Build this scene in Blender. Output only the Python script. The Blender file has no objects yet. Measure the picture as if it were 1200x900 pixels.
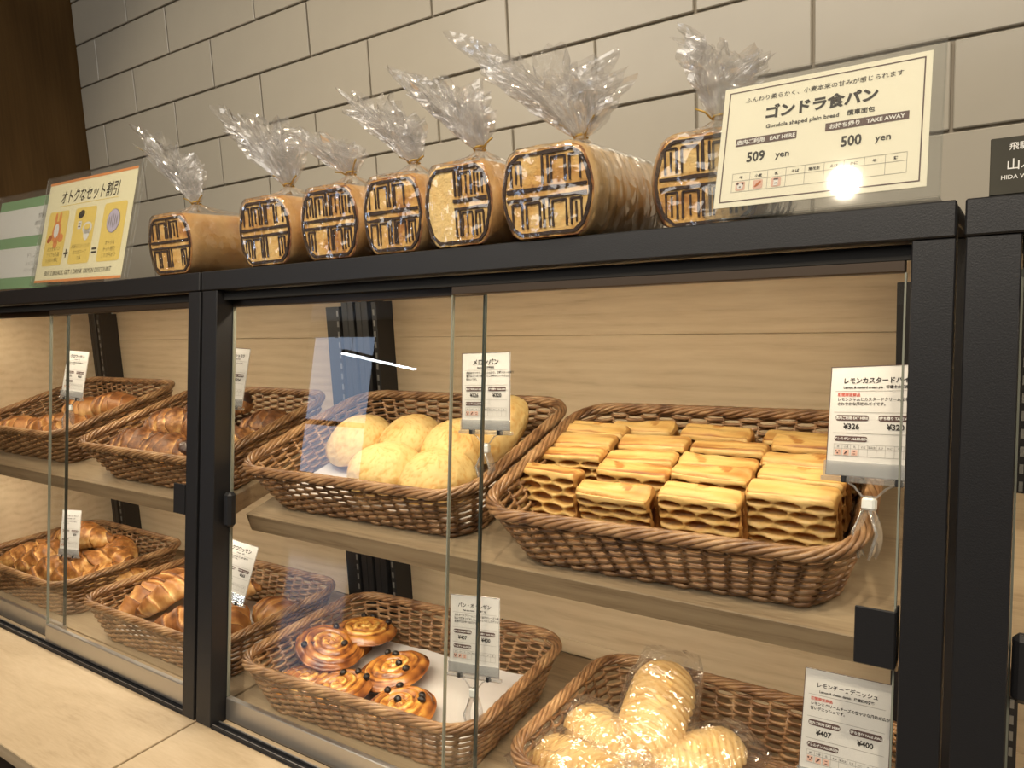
import bpy, bmesh, math, random
from math import sin, cos, pi, sqrt, radians
from mathutils import Matrix, Vector, noise, Euler

# ------------------------------------------------------------------ camera
T = 0.1322          # backward lean of the display front
S = 0.2481          # forward tilt of the shelf
SC = bpy.context.scene
COL = SC.collection
RM = [[0.8326866534, 0.0501006541, 0.5514733553], [0.0282309338, 0.9907626505, -0.1326362877], [-0.5530243680, 0.1260130744, 0.8235804475]]
cam_d = bpy.data.cameras.new('camera'); cam = bpy.data.objects.new('camera', cam_d); COL.objects.link(cam)
def _w(r): return Vector((r[0], r[2], -r[1]))
_r, _dn, _f = _w(RM[0]), _w(RM[1]), _w(RM[2])
CAM = Vector((0.92257525, -0.53054849, 0.57702341))
cam.matrix_world = Matrix.Translation(CAM) @ Matrix((( _r.x, -_dn.x, -_f.x), (_r.y, -_dn.y, -_f.y), (_r.z, -_dn.z, -_f.z))).to_4x4()
cam_d.sensor_width = 36; cam_d.lens = 850 / 1200 * 36; cam_d.clip_start = 0.02
SC.camera = cam
SC.view_settings.view_transform = 'Standard'; SC.view_settings.look = 'None'
SC.view_settings.gamma = 1; SC.view_settings.use_curve_mapping = False
SC.view_settings.exposure = 0.38
try: SC.cycles.transparent_max_bounces = 32
except Exception: pass

# ------------------------------------------------------------------ world and lights
world = bpy.data.worlds.new('world'); SC.world = world; world.use_nodes = True
world.node_tree.nodes['Background'].inputs[0].default_value = (0.75, 0.87, 1.0, 1)
world.node_tree.nodes['Background'].inputs[1].default_value = 1.0

def area(name, loc, target, sx, sy, power, col):
    d = bpy.data.lights.new(name, 'AREA'); d.shape = 'RECTANGLE'; d.size = sx; d.size_y = sy
    d.energy = power; d.color = col
    o = bpy.data.objects.new(name, d); COL.objects.link(o); o.location = loc
    o.rotation_euler = (Vector(target) - Vector(loc)).to_track_quat('-Z', 'Y').to_euler()
    return o
def spot(name, loc, target, power, angle, col, r=0.035, blend=0.6):
    d = bpy.data.lights.new(name, 'SPOT'); d.energy = power; d.color = col; d.spot_size = radians(angle)
    d.spot_blend = blend; d.shadow_soft_size = r
    o = bpy.data.objects.new(name, d); COL.objects.link(o); o.location = loc
    o.rotation_euler = (Vector(target) - Vector(loc)).to_track_quat('-Z', 'Y').to_euler()
    return o
WARM = (1.0, 0.84, 0.62)
area('ceiling_light', (0.2, -1.6, 2.1), (0.2, 0.2, 0.3), 3.2, 1.6, 38, (1.0, 0.94, 0.85))
spot('spotlight', (-0.35, -0.75, 1.95), (-0.3, 0.2, 0.45), 34, 70, WARM)
spot('spotlight', (0.54, -1.08, 1.95), (0.45, 0.2, 0.45), 44, 70, WARM)
spot('spotlight', (1.15, -0.95, 1.95), (0.75, 0.2, 0.35), 44, 66, WARM)

# ------------------------------------------------------------------ material helpers
def new_mat(name):
    m = bpy.data.materials.new(name); m.use_nodes = True
    nt = m.node_tree; nt.nodes.clear()
    out = nt.nodes.new('ShaderNodeOutputMaterial')
    return m, nt, out
class N:
    def __init__(s, nt): s.nt = nt
    def n(s, t, **k):
        a = s.nt.nodes.new(t)
        for kk, v in k.items():
            if kk[0] == 'i': a.inputs[int(kk[1:])].default_value = v
            else: setattr(a, kk, v)
        return a
    def l(s, a, b): s.nt.links.new(a, b)
def bsdf(h, out, col=(0.8, 0.8, 0.8), rough=0.5, metal=0.0, spec=0.5, **k):
    b = h.n('ShaderNodeBsdfPrincipled')
    b.inputs['Base Color'].default_value = (*col, 1); b.inputs['Roughness'].default_value = rough
    b.inputs['Metallic'].default_value = metal; b.inputs['Specular IOR Level'].default_value = spec
    for kk, v in k.items(): b.inputs[kk].default_value = v
    h.l(b.outputs[0], out.inputs[0]); return b
def simple(name, col, rough=0.5, metal=0.0, spec=0.5, bump=0, bscale=200, var=0.0):
    m, nt, out = new_mat(name); h = N(nt); b = bsdf(h, out, col, rough, metal, spec)
    tc = h.n('ShaderNodeTexCoord')
    nz = h.n('ShaderNodeTexNoise'); nz.inputs['Scale'].default_value = bscale; nz.inputs['Detail'].default_value = 4
    h.l(tc.outputs['Object'], nz.inputs['Vector'])
    if bump:
        bp = h.n('ShaderNodeBump'); bp.inputs['Strength'].default_value = bump; bp.inputs['Distance'].default_value = 0.001
        h.l(nz.outputs[0], bp.inputs['Height']); h.l(bp.outputs[0], b.inputs['Normal'])
    if var:
        mx = h.n('ShaderNodeMixRGB'); mx.inputs[1].default_value = (*[c * (1 - var) for c in col], 1); mx.inputs[2].default_value = (*[min(1, c * (1 + var)) for c in col], 1)
        h.l(nz.outputs[0], mx.inputs[0]); h.l(mx.outputs[0], b.inputs['Base Color'])
    return m
def wood(name, stops, scale=(1.2, 14, 14), rough=0.5, fine=1.0, axis=0, bump=0.15):
    m, nt, out = new_mat(name); h = N(nt); b = bsdf(h, out, rough=rough, spec=0.35)
    tc = h.n('ShaderNodeTexCoord'); mp = h.n('ShaderNodeMapping'); mp.inputs['Scale'].default_value = scale
    h.l(tc.outputs['Object'], mp.inputs[0])
    n1 = h.n('ShaderNodeTexNoise'); n1.inputs['Scale'].default_value = 2.2; n1.inputs['Detail'].default_value = 6; n1.inputs['Roughness'].default_value = 0.6; n1.inputs['Distortion'].default_value = 0.7
    h.l(mp.outputs[0], n1.inputs['Vector'])
    mp2 = h.n('ShaderNodeMapping'); mp2.inputs['Scale'].default_value = tuple(s * (4 if i == axis else 9) for i, s in enumerate(scale))
    h.l(tc.outputs['Object'], mp2.inputs[0])
    n2 = h.n('ShaderNodeTexNoise'); n2.inputs['Scale'].default_value = 2.0; n2.inputs['Detail'].default_value = 5; n2.inputs['Roughness'].default_value = 0.7
    h.l(mp2.outputs[0], n2.inputs['Vector'])
    # cathedral figure: distorted rings stretched along the grain
    wv = h.n('ShaderNodeTexWave', wave_type='BANDS', bands_direction='Z'); wv.inputs['Scale'].default_value = 0.9; wv.inputs['Distortion'].default_value = 9; wv.inputs['Detail'].default_value = 3; wv.inputs['Detail Scale'].default_value = 0.7
    h.l(mp.outputs[0], wv.inputs['Vector'])
    a1 = h.n('ShaderNodeMath', operation='MULTIPLY'); a1.inputs[1].default_value = 0.50; h.l(n1.outputs[0], a1.inputs[0])
    a2 = h.n('ShaderNodeMath', operation='MULTIPLY_ADD'); a2.inputs[1].default_value = 0.36 * fine; h.l(n2.outputs[0], a2.inputs[0]); h.l(a1.outputs[0], a2.inputs[2])
    a3 = h.n('ShaderNodeMath', operation='MULTIPLY_ADD'); a3.inputs[1].default_value = 0.12; h.l(wv.outputs['Fac'], a3.inputs[0]); h.l(a2.outputs[0], a3.inputs[2])
    cr = h.n('ShaderNodeValToRGB'); e = cr.color_ramp.elements
    e[0].position = stops[0][0]; e[0].color = (*stops[0][1], 1); e[1].position = stops[-1][0]; e[1].color = (*stops[-1][1], 1)
    for p, c in stops[1:-1]:
        q = e.new(p); q.color = (*c, 1)
    h.l(a3.outputs[0], cr.inputs[0]); h.l(cr.outputs[0], b.inputs['Base Color'])
    bp = h.n('ShaderNodeBump'); bp.inputs['Strength'].default_value = bump; bp.inputs['Distance'].default_value = 0.0006
    h.l(n2.outputs[0], bp.inputs['Height']); h.l(bp.outputs[0], b.inputs['Normal'])
    return m
def thin_glass(name, tint=(0.97, 0.98, 0.97), gain=1.0, rough=0.0, haze=0.0, ior=1.5, bump=0, bscale=60):
    m, nt, out = new_mat(name); h = N(nt)
    tr = h.n('ShaderNodeBsdfTransparent'); tr.inputs[0].default_value = (*tint, 1)
    gl = h.n('ShaderNodeBsdfGlossy'); gl.inputs['Roughness'].default_value = rough; gl.inputs[0].default_value = (1, 1, 1, 1)
    fr = h.n('ShaderNodeFresnel'); fr.inputs[0].default_value = ior
    ge = h.n('ShaderNodeNewGeometry'); im = h.n('ShaderNodeMath', operation='MULTIPLY_ADD'); im.inputs[1].default_value = 1 / ior - ior; im.inputs[2].default_value = ior
    h.l(ge.outputs['Backfacing'], im.inputs[0]); h.l(im.outputs[0], fr.inputs[0])      # same sheet seen from either side
    mu = h.n('ShaderNodeMath', operation='MULTIPLY'); mu.inputs[1].default_value = gain; mu.use_clamp = True
    h.l(fr.outputs[0], mu.inputs[0])
    mx = h.n('ShaderNodeMixShader'); h.l(mu.outputs[0], mx.inputs[0]); h.l(tr.outputs[0], mx.inputs[1]); h.l(gl.outputs[0], mx.inputs[2])
    last = mx
    if haze:
        df = h.n('ShaderNodeBsdfDiffuse'); df.inputs[0].default_value = (0.95, 0.95, 0.95, 1)
        tl = h.n('ShaderNodeBsdfTranslucent'); tl.inputs[0].default_value = (0.95, 0.95, 0.95, 1)
        m2 = h.n('ShaderNodeMixShader'); m2.inputs[0].default_value = 0.5; h.l(df.outputs[0], m2.inputs[1]); h.l(tl.outputs[0], m2.inputs[2])
        m3 = h.n('ShaderNodeMixShader'); m3.inputs[0].default_value = haze; h.l(mx.outputs[0], m3.inputs[1]); h.l(m2.outputs[0], m3.inputs[2]); last = m3
    if bump:
        tc = h.n('ShaderNodeTexCoord'); nz = h.n('ShaderNodeTexVoronoi', feature='F1'); nz.inputs['Scale'].default_value = bscale
        n0 = h.n('ShaderNodeTexNoise'); n0.inputs['Scale'].default_value = bscale * 0.6; n0.inputs['Detail'].default_value = 3
        h.l(tc.outputs['Object'], n0.inputs['Vector']); h.l(tc.outputs['Object'], nz.inputs['Vector'])
        ad = h.n('ShaderNodeMath', operation='ADD'); h.l(nz.outputs[0], ad.inputs[0]); h.l(n0.outputs[0], ad.inputs[1])
        bp = h.n('ShaderNodeBump'); bp.inputs['Strength'].default_value = bump; bp.inputs['Distance'].default_value = 0.004
        h.l(ad.outputs[0], bp.inputs['Height']); h.l(bp.outputs[0], gl.inputs['Normal'])
    h.l(last.outputs[0], out.inputs[0]); return m
def baked(name, stops, rough=0.45, nscale=60, namt=0.25, bump=0.4, bscale=250, spec=0.4, sss=0.0, aniso=(1, 1, 1), coat=0.0, tone=0.14):
    """bread colour: the 'bake' attribute says how browned the crust is there"""
    m, nt, out = new_mat(name); h = N(nt); b = bsdf(h, out, rough=rough, spec=spec)
    if coat: b.inputs['Coat Weight'].default_value = coat; b.inputs['Coat Roughness'].default_value = 0.2
    at = h.n('ShaderNodeAttribute'); at.attribute_name = 'bake'
    tc = h.n('ShaderNodeTexCoord'); mp = h.n('ShaderNodeMapping'); mp.inputs['Scale'].default_value = aniso; h.l(tc.outputs['Object'], mp.inputs[0])
    nz = h.n('ShaderNodeTexNoise'); nz.inputs['Scale'].default_value = nscale; nz.inputs['Detail'].default_value = 5; h.l(mp.outputs[0], nz.inputs['Vector'])
    s1 = h.n('ShaderNodeMath', operation='SUBTRACT'); s1.inputs[1].default_value = 0.5; h.l(nz.outputs[0], s1.inputs[0])
    s2 = h.n('ShaderNodeMath', operation='MULTIPLY_ADD'); s2.inputs[1].default_value = namt * 2; h.l(s1.outputs[0], s2.inputs[0]); h.l(at.outputs['Fac'], s2.inputs[2])
    oi = h.n('ShaderNodeObjectInfo'); s3 = h.n('ShaderNodeMath', operation='MULTIPLY_ADD'); s3.inputs[1].default_value = tone; h.l(oi.outputs['Random'], s3.inputs[0]); h.l(s2.outputs[0], s3.inputs[2])
    cr = h.n('ShaderNodeValToRGB'); e = cr.color_ramp.elements
    e[0].position = stops[0][0]; e[0].color = (*stops[0][1], 1); e[1].position = stops[-1][0]; e[1].color = (*stops[-1][1], 1)
    for p, c in stops[1:-1]:
        q = e.new(p); q.color = (*c, 1)
    h.l(s3.outputs[0], cr.inputs[0]); h.l(cr.outputs[0], b.inputs['Base Color'])
    n2 = h.n('ShaderNodeTexNoise'); n2.inputs['Scale'].default_value = bscale; n2.inputs['Detail'].default_value = 3; h.l(mp.outputs[0], n2.inputs['Vector'])
    bp = h.n('ShaderNodeBump'); bp.inputs['Strength'].default_value = bump; bp.inputs['Distance'].default_value = 0.0012
    h.l(n2.outputs[0], bp.inputs['Height']); h.l(bp.outputs[0], b.inputs['Normal'])
    return m
def emit(name, col, st):
    m, nt, out = new_mat(name); h = N(nt); e = h.n('ShaderNodeEmission'); e.inputs[0].default_value = (*col, 1); e.inputs[1].default_value = st
    h.l(e.outputs[0], out.inputs[0]); return m

M = {}
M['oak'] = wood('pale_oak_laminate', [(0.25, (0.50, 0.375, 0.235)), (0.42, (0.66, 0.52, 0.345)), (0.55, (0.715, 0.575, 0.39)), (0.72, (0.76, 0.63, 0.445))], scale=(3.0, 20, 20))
M['oak_counter_dimmed'] = wood('counter_oak_dimmed', [(0.25, (0.38, 0.275, 0.165)), (0.42, (0.49, 0.375, 0.24)), (0.55, (0.545, 0.425, 0.28)), (0.72, (0.60, 0.48, 0.33))], scale=(4.0, 16, 20))  # same oak as the back boards, darkened to offset strong light on it
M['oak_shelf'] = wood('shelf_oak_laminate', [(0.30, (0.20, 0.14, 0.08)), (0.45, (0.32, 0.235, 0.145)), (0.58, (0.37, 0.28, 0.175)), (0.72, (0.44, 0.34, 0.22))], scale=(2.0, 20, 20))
M['walnut'] = wood('brown_wall_veneer', [(0.3, (0.085, 0.043, 0.010)), (0.5, (0.125, 0.066, 0.018)), (0.7, (0.165, 0.09, 0.028))], scale=(10, 10, 0.8), axis=2, rough=0.6, bump=0.05)
M['black'] = simple('black_powder_coat', (0.016, 0.016, 0.018), 0.42, spec=0.45, bump=0.15, bscale=900)
M['bronze'] = simple('dark_bronze_anodised', (0.085, 0.062, 0.045), 0.33, metal=0.6)
M['seam'] = simple('dark_gap', (0.01, 0.009, 0.008), 0.8)
M['base_dark'] = simple('dark_brown_counter_body', (0.03, 0.02, 0.012), 0.6, var=0.1)
M['steel'] = simple('brushed_steel', (0.62, 0.60, 0.57), 0.34, metal=0.9)
M['slot'] = simple('zinc_slot', (0.26, 0.26, 0.25), 0.4, metal=0.5)
M['glass'] = thin_glass('door_glass', (0.965, 0.975, 0.965), 1.25)
M['glass_edge'] = simple('glass_cut_edge', (0.27, 0.28, 0.23), 0.2, spec=0.7)
M['glass_edge_dark'] = simple('dark_cut_edge', (0.05, 0.06, 0.055), 0.25)  # right cut edge of the back pane, darker than the other edges
M['acrylic'] = thin_glass('clear_acrylic', (0.97, 0.975, 0.97), 1.0, rough=0.03, haze=0.02)
M['clip'] = thin_glass('clear_clip_plastic', (0.86, 0.87, 0.88), 3.0, rough=0.08, haze=0.18)
M['milky'] = simple('milky_plastic', (0.80, 0.82, 0.80), 0.3)
M['film'] = thin_glass('cellophane_film', (0.985, 0.98, 0.975), 2.6, rough=0.09, haze=0.03, bump=0.8, bscale=60)
M['film_fan'] = thin_glass('gathered_cellophane', (0.98, 0.975, 0.97), 3.0, rough=0.10, haze=0.09, bump=0.6, bscale=50)
M['paper'] = simple('white_card', (0.66, 0.64, 0.61), 0.6)
M['cream'] = simple('cream_card', (0.86, 0.82, 0.66), 0.6)
M['creamy'] = simple('pale_yellow_card', (0.90, 0.84, 0.58), 0.6)
M['yellow'] = simple('yellow_print', (0.87, 0.66, 0.17), 0.6)
M['orange'] = simple('orange_print', (0.80, 0.30, 0.09), 0.6)
M['redbr'] = simple('bunny_bread_brown_print', (0.50, 0.13, 0.03), 0.6)
M['green'] = simple('green_print', (0.24, 0.42, 0.22), 0.6)
M['ink'] = simple('dark_ink', (0.018, 0.014, 0.012), 0.6)
M['plum'] = simple('plum_ink', (0.10, 0.055, 0.05), 0.6)
M['grey'] = simple('grey_ink', (0.30, 0.28, 0.26), 0.6)
M['red'] = simple('red_ink', (0.55, 0.10, 0.07), 0.6)
M['white'] = simple('white_ink', (0.80, 0.79, 0.76), 0.6)
M['pink'] = simple('pale_pink_print', (0.72, 0.45, 0.36), 0.6)
M['lilac'] = simple('lilac_print', (0.55, 0.50, 0.66), 0.6)
M['chalk'] = simple('chalkboard_black', (0.045, 0.042, 0.030), 0.75, var=0.3, bscale=40)
M['tie'] = simple('gold_twist_tie', (0.42, 0.27, 0.06), 0.35, metal=0.5)
M['liner'] = simple('greaseproof_paper', (0.60, 0.56, 0.53), 0.55, bump=0.3, bscale=60, var=0.05)
M['grout'] = simple('grey_grout', (0.27, 0.24, 0.195), 0.9, bump=0.5, bscale=600)
M['tile'] = simple('glazed_greige_tile', (0.425, 0.395, 0.335), 0.22, spec=0.5, bump=0.35, bscale=16, var=0.035)
M['plaster'] = simple('ceiling_plaster', (0.55, 0.52, 0.47), 0.9)
M['floor'] = simple('shop_floor', (0.16, 0.13, 0.10), 0.10, var=0.2, bscale=6)
M['choc'] = simple('dark_raisin', (0.014, 0.008, 0.006), 0.3, bump=0.6, bscale=700)
M['filling'] = simple('dark_chocolate_filling', (0.045, 0.018, 0.010), 0.35, bump=0.8, bscale=400)
M['lamp'] = emit('tube_glow', (0.85, 0.92, 1.0), 30)
M['led'] = emit('led_glow', (1.0, 0.86, 0.66), 6)
M['daylight'] = emit('daylit_window', (0.60, 0.75, 1.0), 2.6)
# wicker: brown rods with tone changes from rod to rod
def wicker():
    m, nt, out = new_mat('woven_wicker'); h = N(nt); b = bsdf(h, out, rough=0.33, spec=0.55)
    tc = h.n('ShaderNodeTexCoord'); nz = h.n('ShaderNodeTexNoise'); nz.inputs['Scale'].default_value = 44; nz.inputs['Detail'].default_value = 4
    h.l(tc.outputs['Object'], nz.inputs['Vector'])
    cr = h.n('ShaderNodeValToRGB'); e = cr.color_ramp.elements
    e[0].position = 0.3; e[0].color = (0.115, 0.050, 0.020, 1); e[1].position = 0.72; e[1].color = (0.47, 0.29, 0.145, 1)
    q = e.new(0.5); q.color = (0.29, 0.155, 0.070, 1)
    h.l(nz.outputs[0], cr.inputs[0]); h.l(cr.outputs[0], b.inputs['Base Color']); return m
M['wicker'] = wicker()
GOLD = [(0.0, (0.84, 0.60, 0.30)), (0.25, (0.68, 0.40, 0.15)), (0.5, (0.46, 0.21, 0.065)), (0.75, (0.27, 0.10, 0.03)), (1.0, (0.10, 0.035, 0.012))]
M['croissant'] = baked('croissant_crust', GOLD, rough=0.4, nscale=45, namt=0.22, bump=0.5, aniso=(1, 1, 1))
M['croissant_dark'] = baked('cocoa_croissant_crust', [(0.0, (0.72, 0.47, 0.19)), (0.3, (0.40, 0.19, 0.06)), (0.6, (0.18, 0.07, 0.025)), (1.0, (0.05, 0.02, 0.01))], rough=0.45, nscale=150, namt=0.55, bump=0.9, bscale=300)
M['croissant_nut'] = baked('almond_croissant_crust', [(0.0, (0.88, 0.66, 0.34)), (0.35, (0.66, 0.36, 0.11)), (0.6, (0.36, 0.14, 0.035)), (1.0, (0.11, 0.04, 0.012))], rough=0.42, nscale=130, namt=0.42, bump=0.9, bscale=260)
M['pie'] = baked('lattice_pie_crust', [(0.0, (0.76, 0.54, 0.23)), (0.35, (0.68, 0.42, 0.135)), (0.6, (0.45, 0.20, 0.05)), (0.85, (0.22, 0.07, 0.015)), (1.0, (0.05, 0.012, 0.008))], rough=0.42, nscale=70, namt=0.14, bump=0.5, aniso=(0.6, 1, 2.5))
M['melon'] = baked('cookie_crust', [(0.0, (0.74, 0.57, 0.27)), (0.4, (0.66, 0.46, 0.18)), (0.7, (0.58, 0.33, 0.095)), (1.0, (0.36, 0.16, 0.04))], rough=0.6, nscale=24, namt=0.16, bump=0.35, bscale=330)
M['swirl'] = baked('glazed_swirl_crust', [(0.0, (0.90, 0.70, 0.25)), (0.3, (0.72, 0.36, 0.07)), (0.55, (0.42, 0.15, 0.03)), (0.85, (0.16, 0.045, 0.012)), (1.0, (0.06, 0.02, 0.008))], rough=0.25, nscale=60, namt=0.14, bump=0.35, coat=0.5, spec=0.5)
M['danish'] = baked('pale_danish_crust', [(0.0, (0.74, 0.54, 0.27)), (0.4, (0.62, 0.40, 0.15)), (0.7, (0.42, 0.20, 0.055)), (1.0, (0.18, 0.07, 0.02))], rough=0.45, nscale=50, namt=0.12, bump=0.3)
M['crust'] = baked('loaf_crust', [(0.0, (0.80, 0.56, 0.27)), (0.5, (0.62, 0.35, 0.12)), (1.0, (0.32, 0.13, 0.04))], rough=0.5, nscale=28, namt=0.3, bump=0.4)
M['crumb'] = baked('toasted_crumb', [(0.0, (0.92, 0.68, 0.30)), (0.45, (0.78, 0.46, 0.14)), (0.8, (0.46, 0.20, 0.055)), (1.0, (0.20, 0.07, 0.025))], rough=0.8, nscale=45, namt=0.42, bump=1.0, bscale=420)
M['char'] = simple('scorched_mark', (0.035, 0.015, 0.009), 0.7, bump=0.5, bscale=500, var=0.5)

# ------------------------------------------------------------------ mesh helpers
class MB:
    def __init__(s): s.v = []; s.f = []; s.mi = []; s.at = []; s.cur = 0
    def add(s, vs, fs, at=None):
        o = len(s.v); s.v += [tuple(v) for v in vs]; s.f += [tuple(i + o for i in f) for f in fs]; s.mi += [s.cur] * len(fs)
        s.at += list(at) if at is not None else [0.0] * len(vs)
    def box(s, x0, x1, y0, y1, z0, z1, mat=None):
        vs = [Vector((x, y, z)) for x in (x0, x1) for y in (y0, y1) for z in (z0, z1)]
        if mat is not None: vs = [mat @ v for v in vs]
        s.add(vs, [(0, 1, 3, 2), (4, 6, 7, 5), (0, 4, 5, 1), (2, 3, 7, 6), (0, 2, 6, 4), (1, 5, 7, 3)])
    def bbox(s, x0, x1, y0, y1, z0, z1, b=0.002, mat=None):
        """chamfered box"""
        b = min(b, (x1 - x0) / 2.1, (y1 - y0) / 2.1, (z1 - z0) / 2.1)
        bm = bmesh.new(); bmesh.ops.create_cube(bm, size=1)
        for v in bm.verts: v.co = Vector((x0 + (v.co.x + .5) * (x1 - x0), y0 + (v.co.y + .5) * (y1 - y0), z0 + (v.co.z + .5) * (z1 - z0)))
        bmesh.ops.bevel(bm, geom=list(bm.edges), offset=b, segments=1, affect='EDGES', profile=0.5)
        bm.verts.index_update()
        s.add([(mat @ v.co if mat is not None else v.co) for v in bm.verts], [[v.index for v in f.verts] for f in bm.faces]); bm.free()
    def tube(s, pts, r, n=6, closed=False, flat=1.0, at=None, caps=True):
        pts = [Vector(p) for p in pts]; m = len(pts); vs = []; fs = []; aa = []
        for i, p in enumerate(pts):
            a = pts[(i - 1) % m] if closed or i else p; b = pts[(i + 1) % m] if closed or i < m - 1 else p
            t = (b - a).normalized() if (b - a).length > 1e-9 else Vector((1, 0, 0))
            up = Vector((0, 0, 1)) if abs(t.z) < 0.95 else Vector((1, 0, 0))
            sd = t.cross(up).normalized(); u2 = sd.cross(t)
            rr = r[i] if isinstance(r, (list, tuple)) else r
            for k in range(n):
                an = 2 * pi * k / n
                vs.append(p + sd * cos(an) * rr * flat + u2 * sin(an) * rr); aa.append(at[i] if at else 0)
        for i in range(m if closed else m - 1):
            j = (i + 1) % m
            for k in range(n):
                fs.append((i * n + k, i * n + (k + 1) % n, j * n + (k + 1) % n, j * n + k))
        if not closed and caps: fs.append(tuple(range(n))[::-1]); fs.append(tuple((m - 1) * n + k for k in range(n)))
        s.add(vs, fs, aa)
    def grid(s, rows, close_u=False, cap0=False, cap1=False, at=None):
        """rows: list of equal lists of points"""
        n = len(rows[0]); vs = [p for r in rows for p in r]; fs = []
        for i in range(len(rows) - 1):
            for k in range(n if close_u else n - 1):
                fs.append((i * n + k, i * n + (k + 1) % n, (i + 1) * n + (k + 1) % n, (i + 1) * n + k))
        if cap0: fs.append(tuple(range(n))[::-1])
        if cap1: fs.append(tuple((len(rows) - 1) * n + k for k in range(n)))
        s.add(vs, fs, [a for r in at for a in r] if at else None)
    def mesh(s, name, mats, smooth=False, attr=False, fixn=False):
        me = bpy.data.meshes.new(name); me.from_pydata(s.v, [], s.f)
        mats = mats if isinstance(mats, (list, tuple)) else [mats]
        for m in mats: me.materials.append(m)
        if len(mats) > 1: me.polygons.foreach_set('material_index', s.mi)
        if smooth: me.polygons.foreach_set('use_smooth', [True] * len(s.f))
        if attr:
            a = me.attributes.new('bake', 'FLOAT', 'POINT'); a.data.foreach_set('value', s.at)
        if fixn:
            bm = bmesh.new(); bm.from_mesh(me); bmesh.ops.remove_doubles(bm, verts=bm.verts, dist=1e-5); bmesh.ops.recalc_face_normals(bm, faces=bm.faces); bm.to_mesh(me); bm.free()
        me.update(); return me
    def obj(s, name, mats, parent=None, smooth=False, **k):
        return put(name, s.mesh(name, mats, smooth, **k), parent)
def put(name, me, parent=None, mat=None):
    o = bpy.data.objects.new(name, me); COL.objects.link(o)
    if parent is not None: o.parent = parent
    if mat is not None: o.matrix_basis = mat
    return o
def tag(o, label=None, cat=None, group=None, kind=None):
    if label: o['label'] = label
    if cat: o['category'] = cat
    if group: o['group'] = group
    if kind: o['kind'] = kind
    return o
def thing(name, label, cat, mat=None, group=None):
    o = bpy.data.objects.new(name, None); COL.objects.link(o); o.empty_display_size = 0.03
    if mat is not None: o.matrix_basis = mat
    return tag(o, label, cat, group)
def rot(yaw=0, pitch=0, roll=0): return Euler((pitch, roll, yaw), 'XYZ').to_matrix().to_4x4()
def TR(x, y, z): return Matrix.Translation((x, y, z))
SH = Matrix.Translation((0, .09, .281)) @ Matrix.Rotation(S, 4, 'X')          # shelf frame: x along, y up the slope, z off the board
FL = Matrix.Translation((0, 0, 0.004))                                        # cabinet floor frame
LEAN = Matrix.Rotation(-T, 4, 'X')                                            # display front: z up the lean
def on_front(x, off, zz): return Matrix.Translation((x, 0, 0)) @ LEAN @ Matrix.Translation((0, off, zz))
def bbx(name, x0, x1, y0, y1, z0, z1, mat, parent=None, b=0.002, xf=None):
    m = MB(); m.bbox(x0, x1, y0, y1, z0, z1, b, xf); return m.obj(name, mat, parent)

_tc = {}
def text_geo(s, size, bold=0.0, ax='CENTER', sx=1.0, shear=0.0):
    key = (s, size, bold, ax, sx, shear)
    if key in _tc: return _tc[key]
    c = bpy.data.curves.new('txt', 'FONT'); c.body = s; c.size = size; c.offset = bold * size; c.resolution_u = 2; c.align_x = ax; c.shear = shear
    o = bpy.data.objects.new('txt', c); COL.objects.link(o)
    me = bpy.data.meshes.new_from_object(o.evaluated_get(bpy.context.evaluated_depsgraph_get()))
    g = ([(v.co.x * sx, v.co.y) for v in me.vertices], [tuple(p.vertices) for p in me.polygons])
    bpy.data.objects.remove(o); bpy.data.curves.remove(c); bpy.data.meshes.remove(me)
    _tc[key] = g; return g
class Print:
    """flat print on a sheet whose local frame is x right, z up, facing -y"""
    def __init__(s, y=-0.0004): s.mbs = {}; s.y = y
    def mb(s, mat): return s.mbs.setdefault(mat, MB())
    def text(s, t, x, z, size, mat='ink', bold=0.0, ax='CENTER', sx=1.0, lay=1, shear=0.0, rise=0.0):
        vs, fs = text_geo(t, size, bold, ax, sx, shear)
        s.mb(mat).add([(x + a, s.y * lay, z + b + a * rise) for a, b in vs], fs)
    def rect(s, x0, x1, z0, z1, mat='ink', lay=1): s.mb(mat).add([(x0, s.y * lay, z0), (x1, s.y * lay, z0), (x1, s.y * lay, z1), (x0, s.y * lay, z1)], [(0, 1, 2, 3)])
    def frame(s, x0, x1, z0, z1, t, mat='ink', lay=1):
        s.rect(x0, x1, z0, z0 + t, mat, lay); s.rect(x0, x1, z1 - t, z1, mat, lay); s.rect(x0, x0 + t, z0 + t, z1 - t, mat, lay); s.rect(x1 - t, x1, z0 + t, z1 - t, mat, lay)
    def round(s, x0, x1, z0, z1, r, mat, lay=1):
        vs = []
        for cx, cz, a0 in ((x1 - r, z1 - r, 0), (x0 + r, z1 - r, pi / 2), (x0 + r, z0 + r, pi), (x1 - r, z0 + r, 1.5 * pi)):
            for k in range(5): vs.append((cx + r * cos(a0 + k * pi / 8), s.y * lay, cz + r * sin(a0 + k * pi / 8)))
        s.mb(mat).add(vs, [tuple(range(len(vs)))[::-1]])
    def ell(s, cx, cz, rx, rz, mat, lay=1, a=0.0, n=16):
        vs = []
        for k in range(n):
            x, z = rx * cos(2 * pi * k / n), rz * sin(2 * pi * k / n)
            vs.append((cx + x * cos(a) - z * sin(a), s.y * lay, cz + x * sin(a) + z * cos(a)))
        s.mb(mat).add(vs, [tuple(range(n))[::-1]])
    def done(s, name, parent):
        mats = list(s.mbs); m = MB()
        for i, k in enumerate(mats):
            m.cur = i; q = s.mbs[k]; m.add(q.v, q.f)
        return m.obj(name, [M[k] for k in mats], parent)

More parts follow.
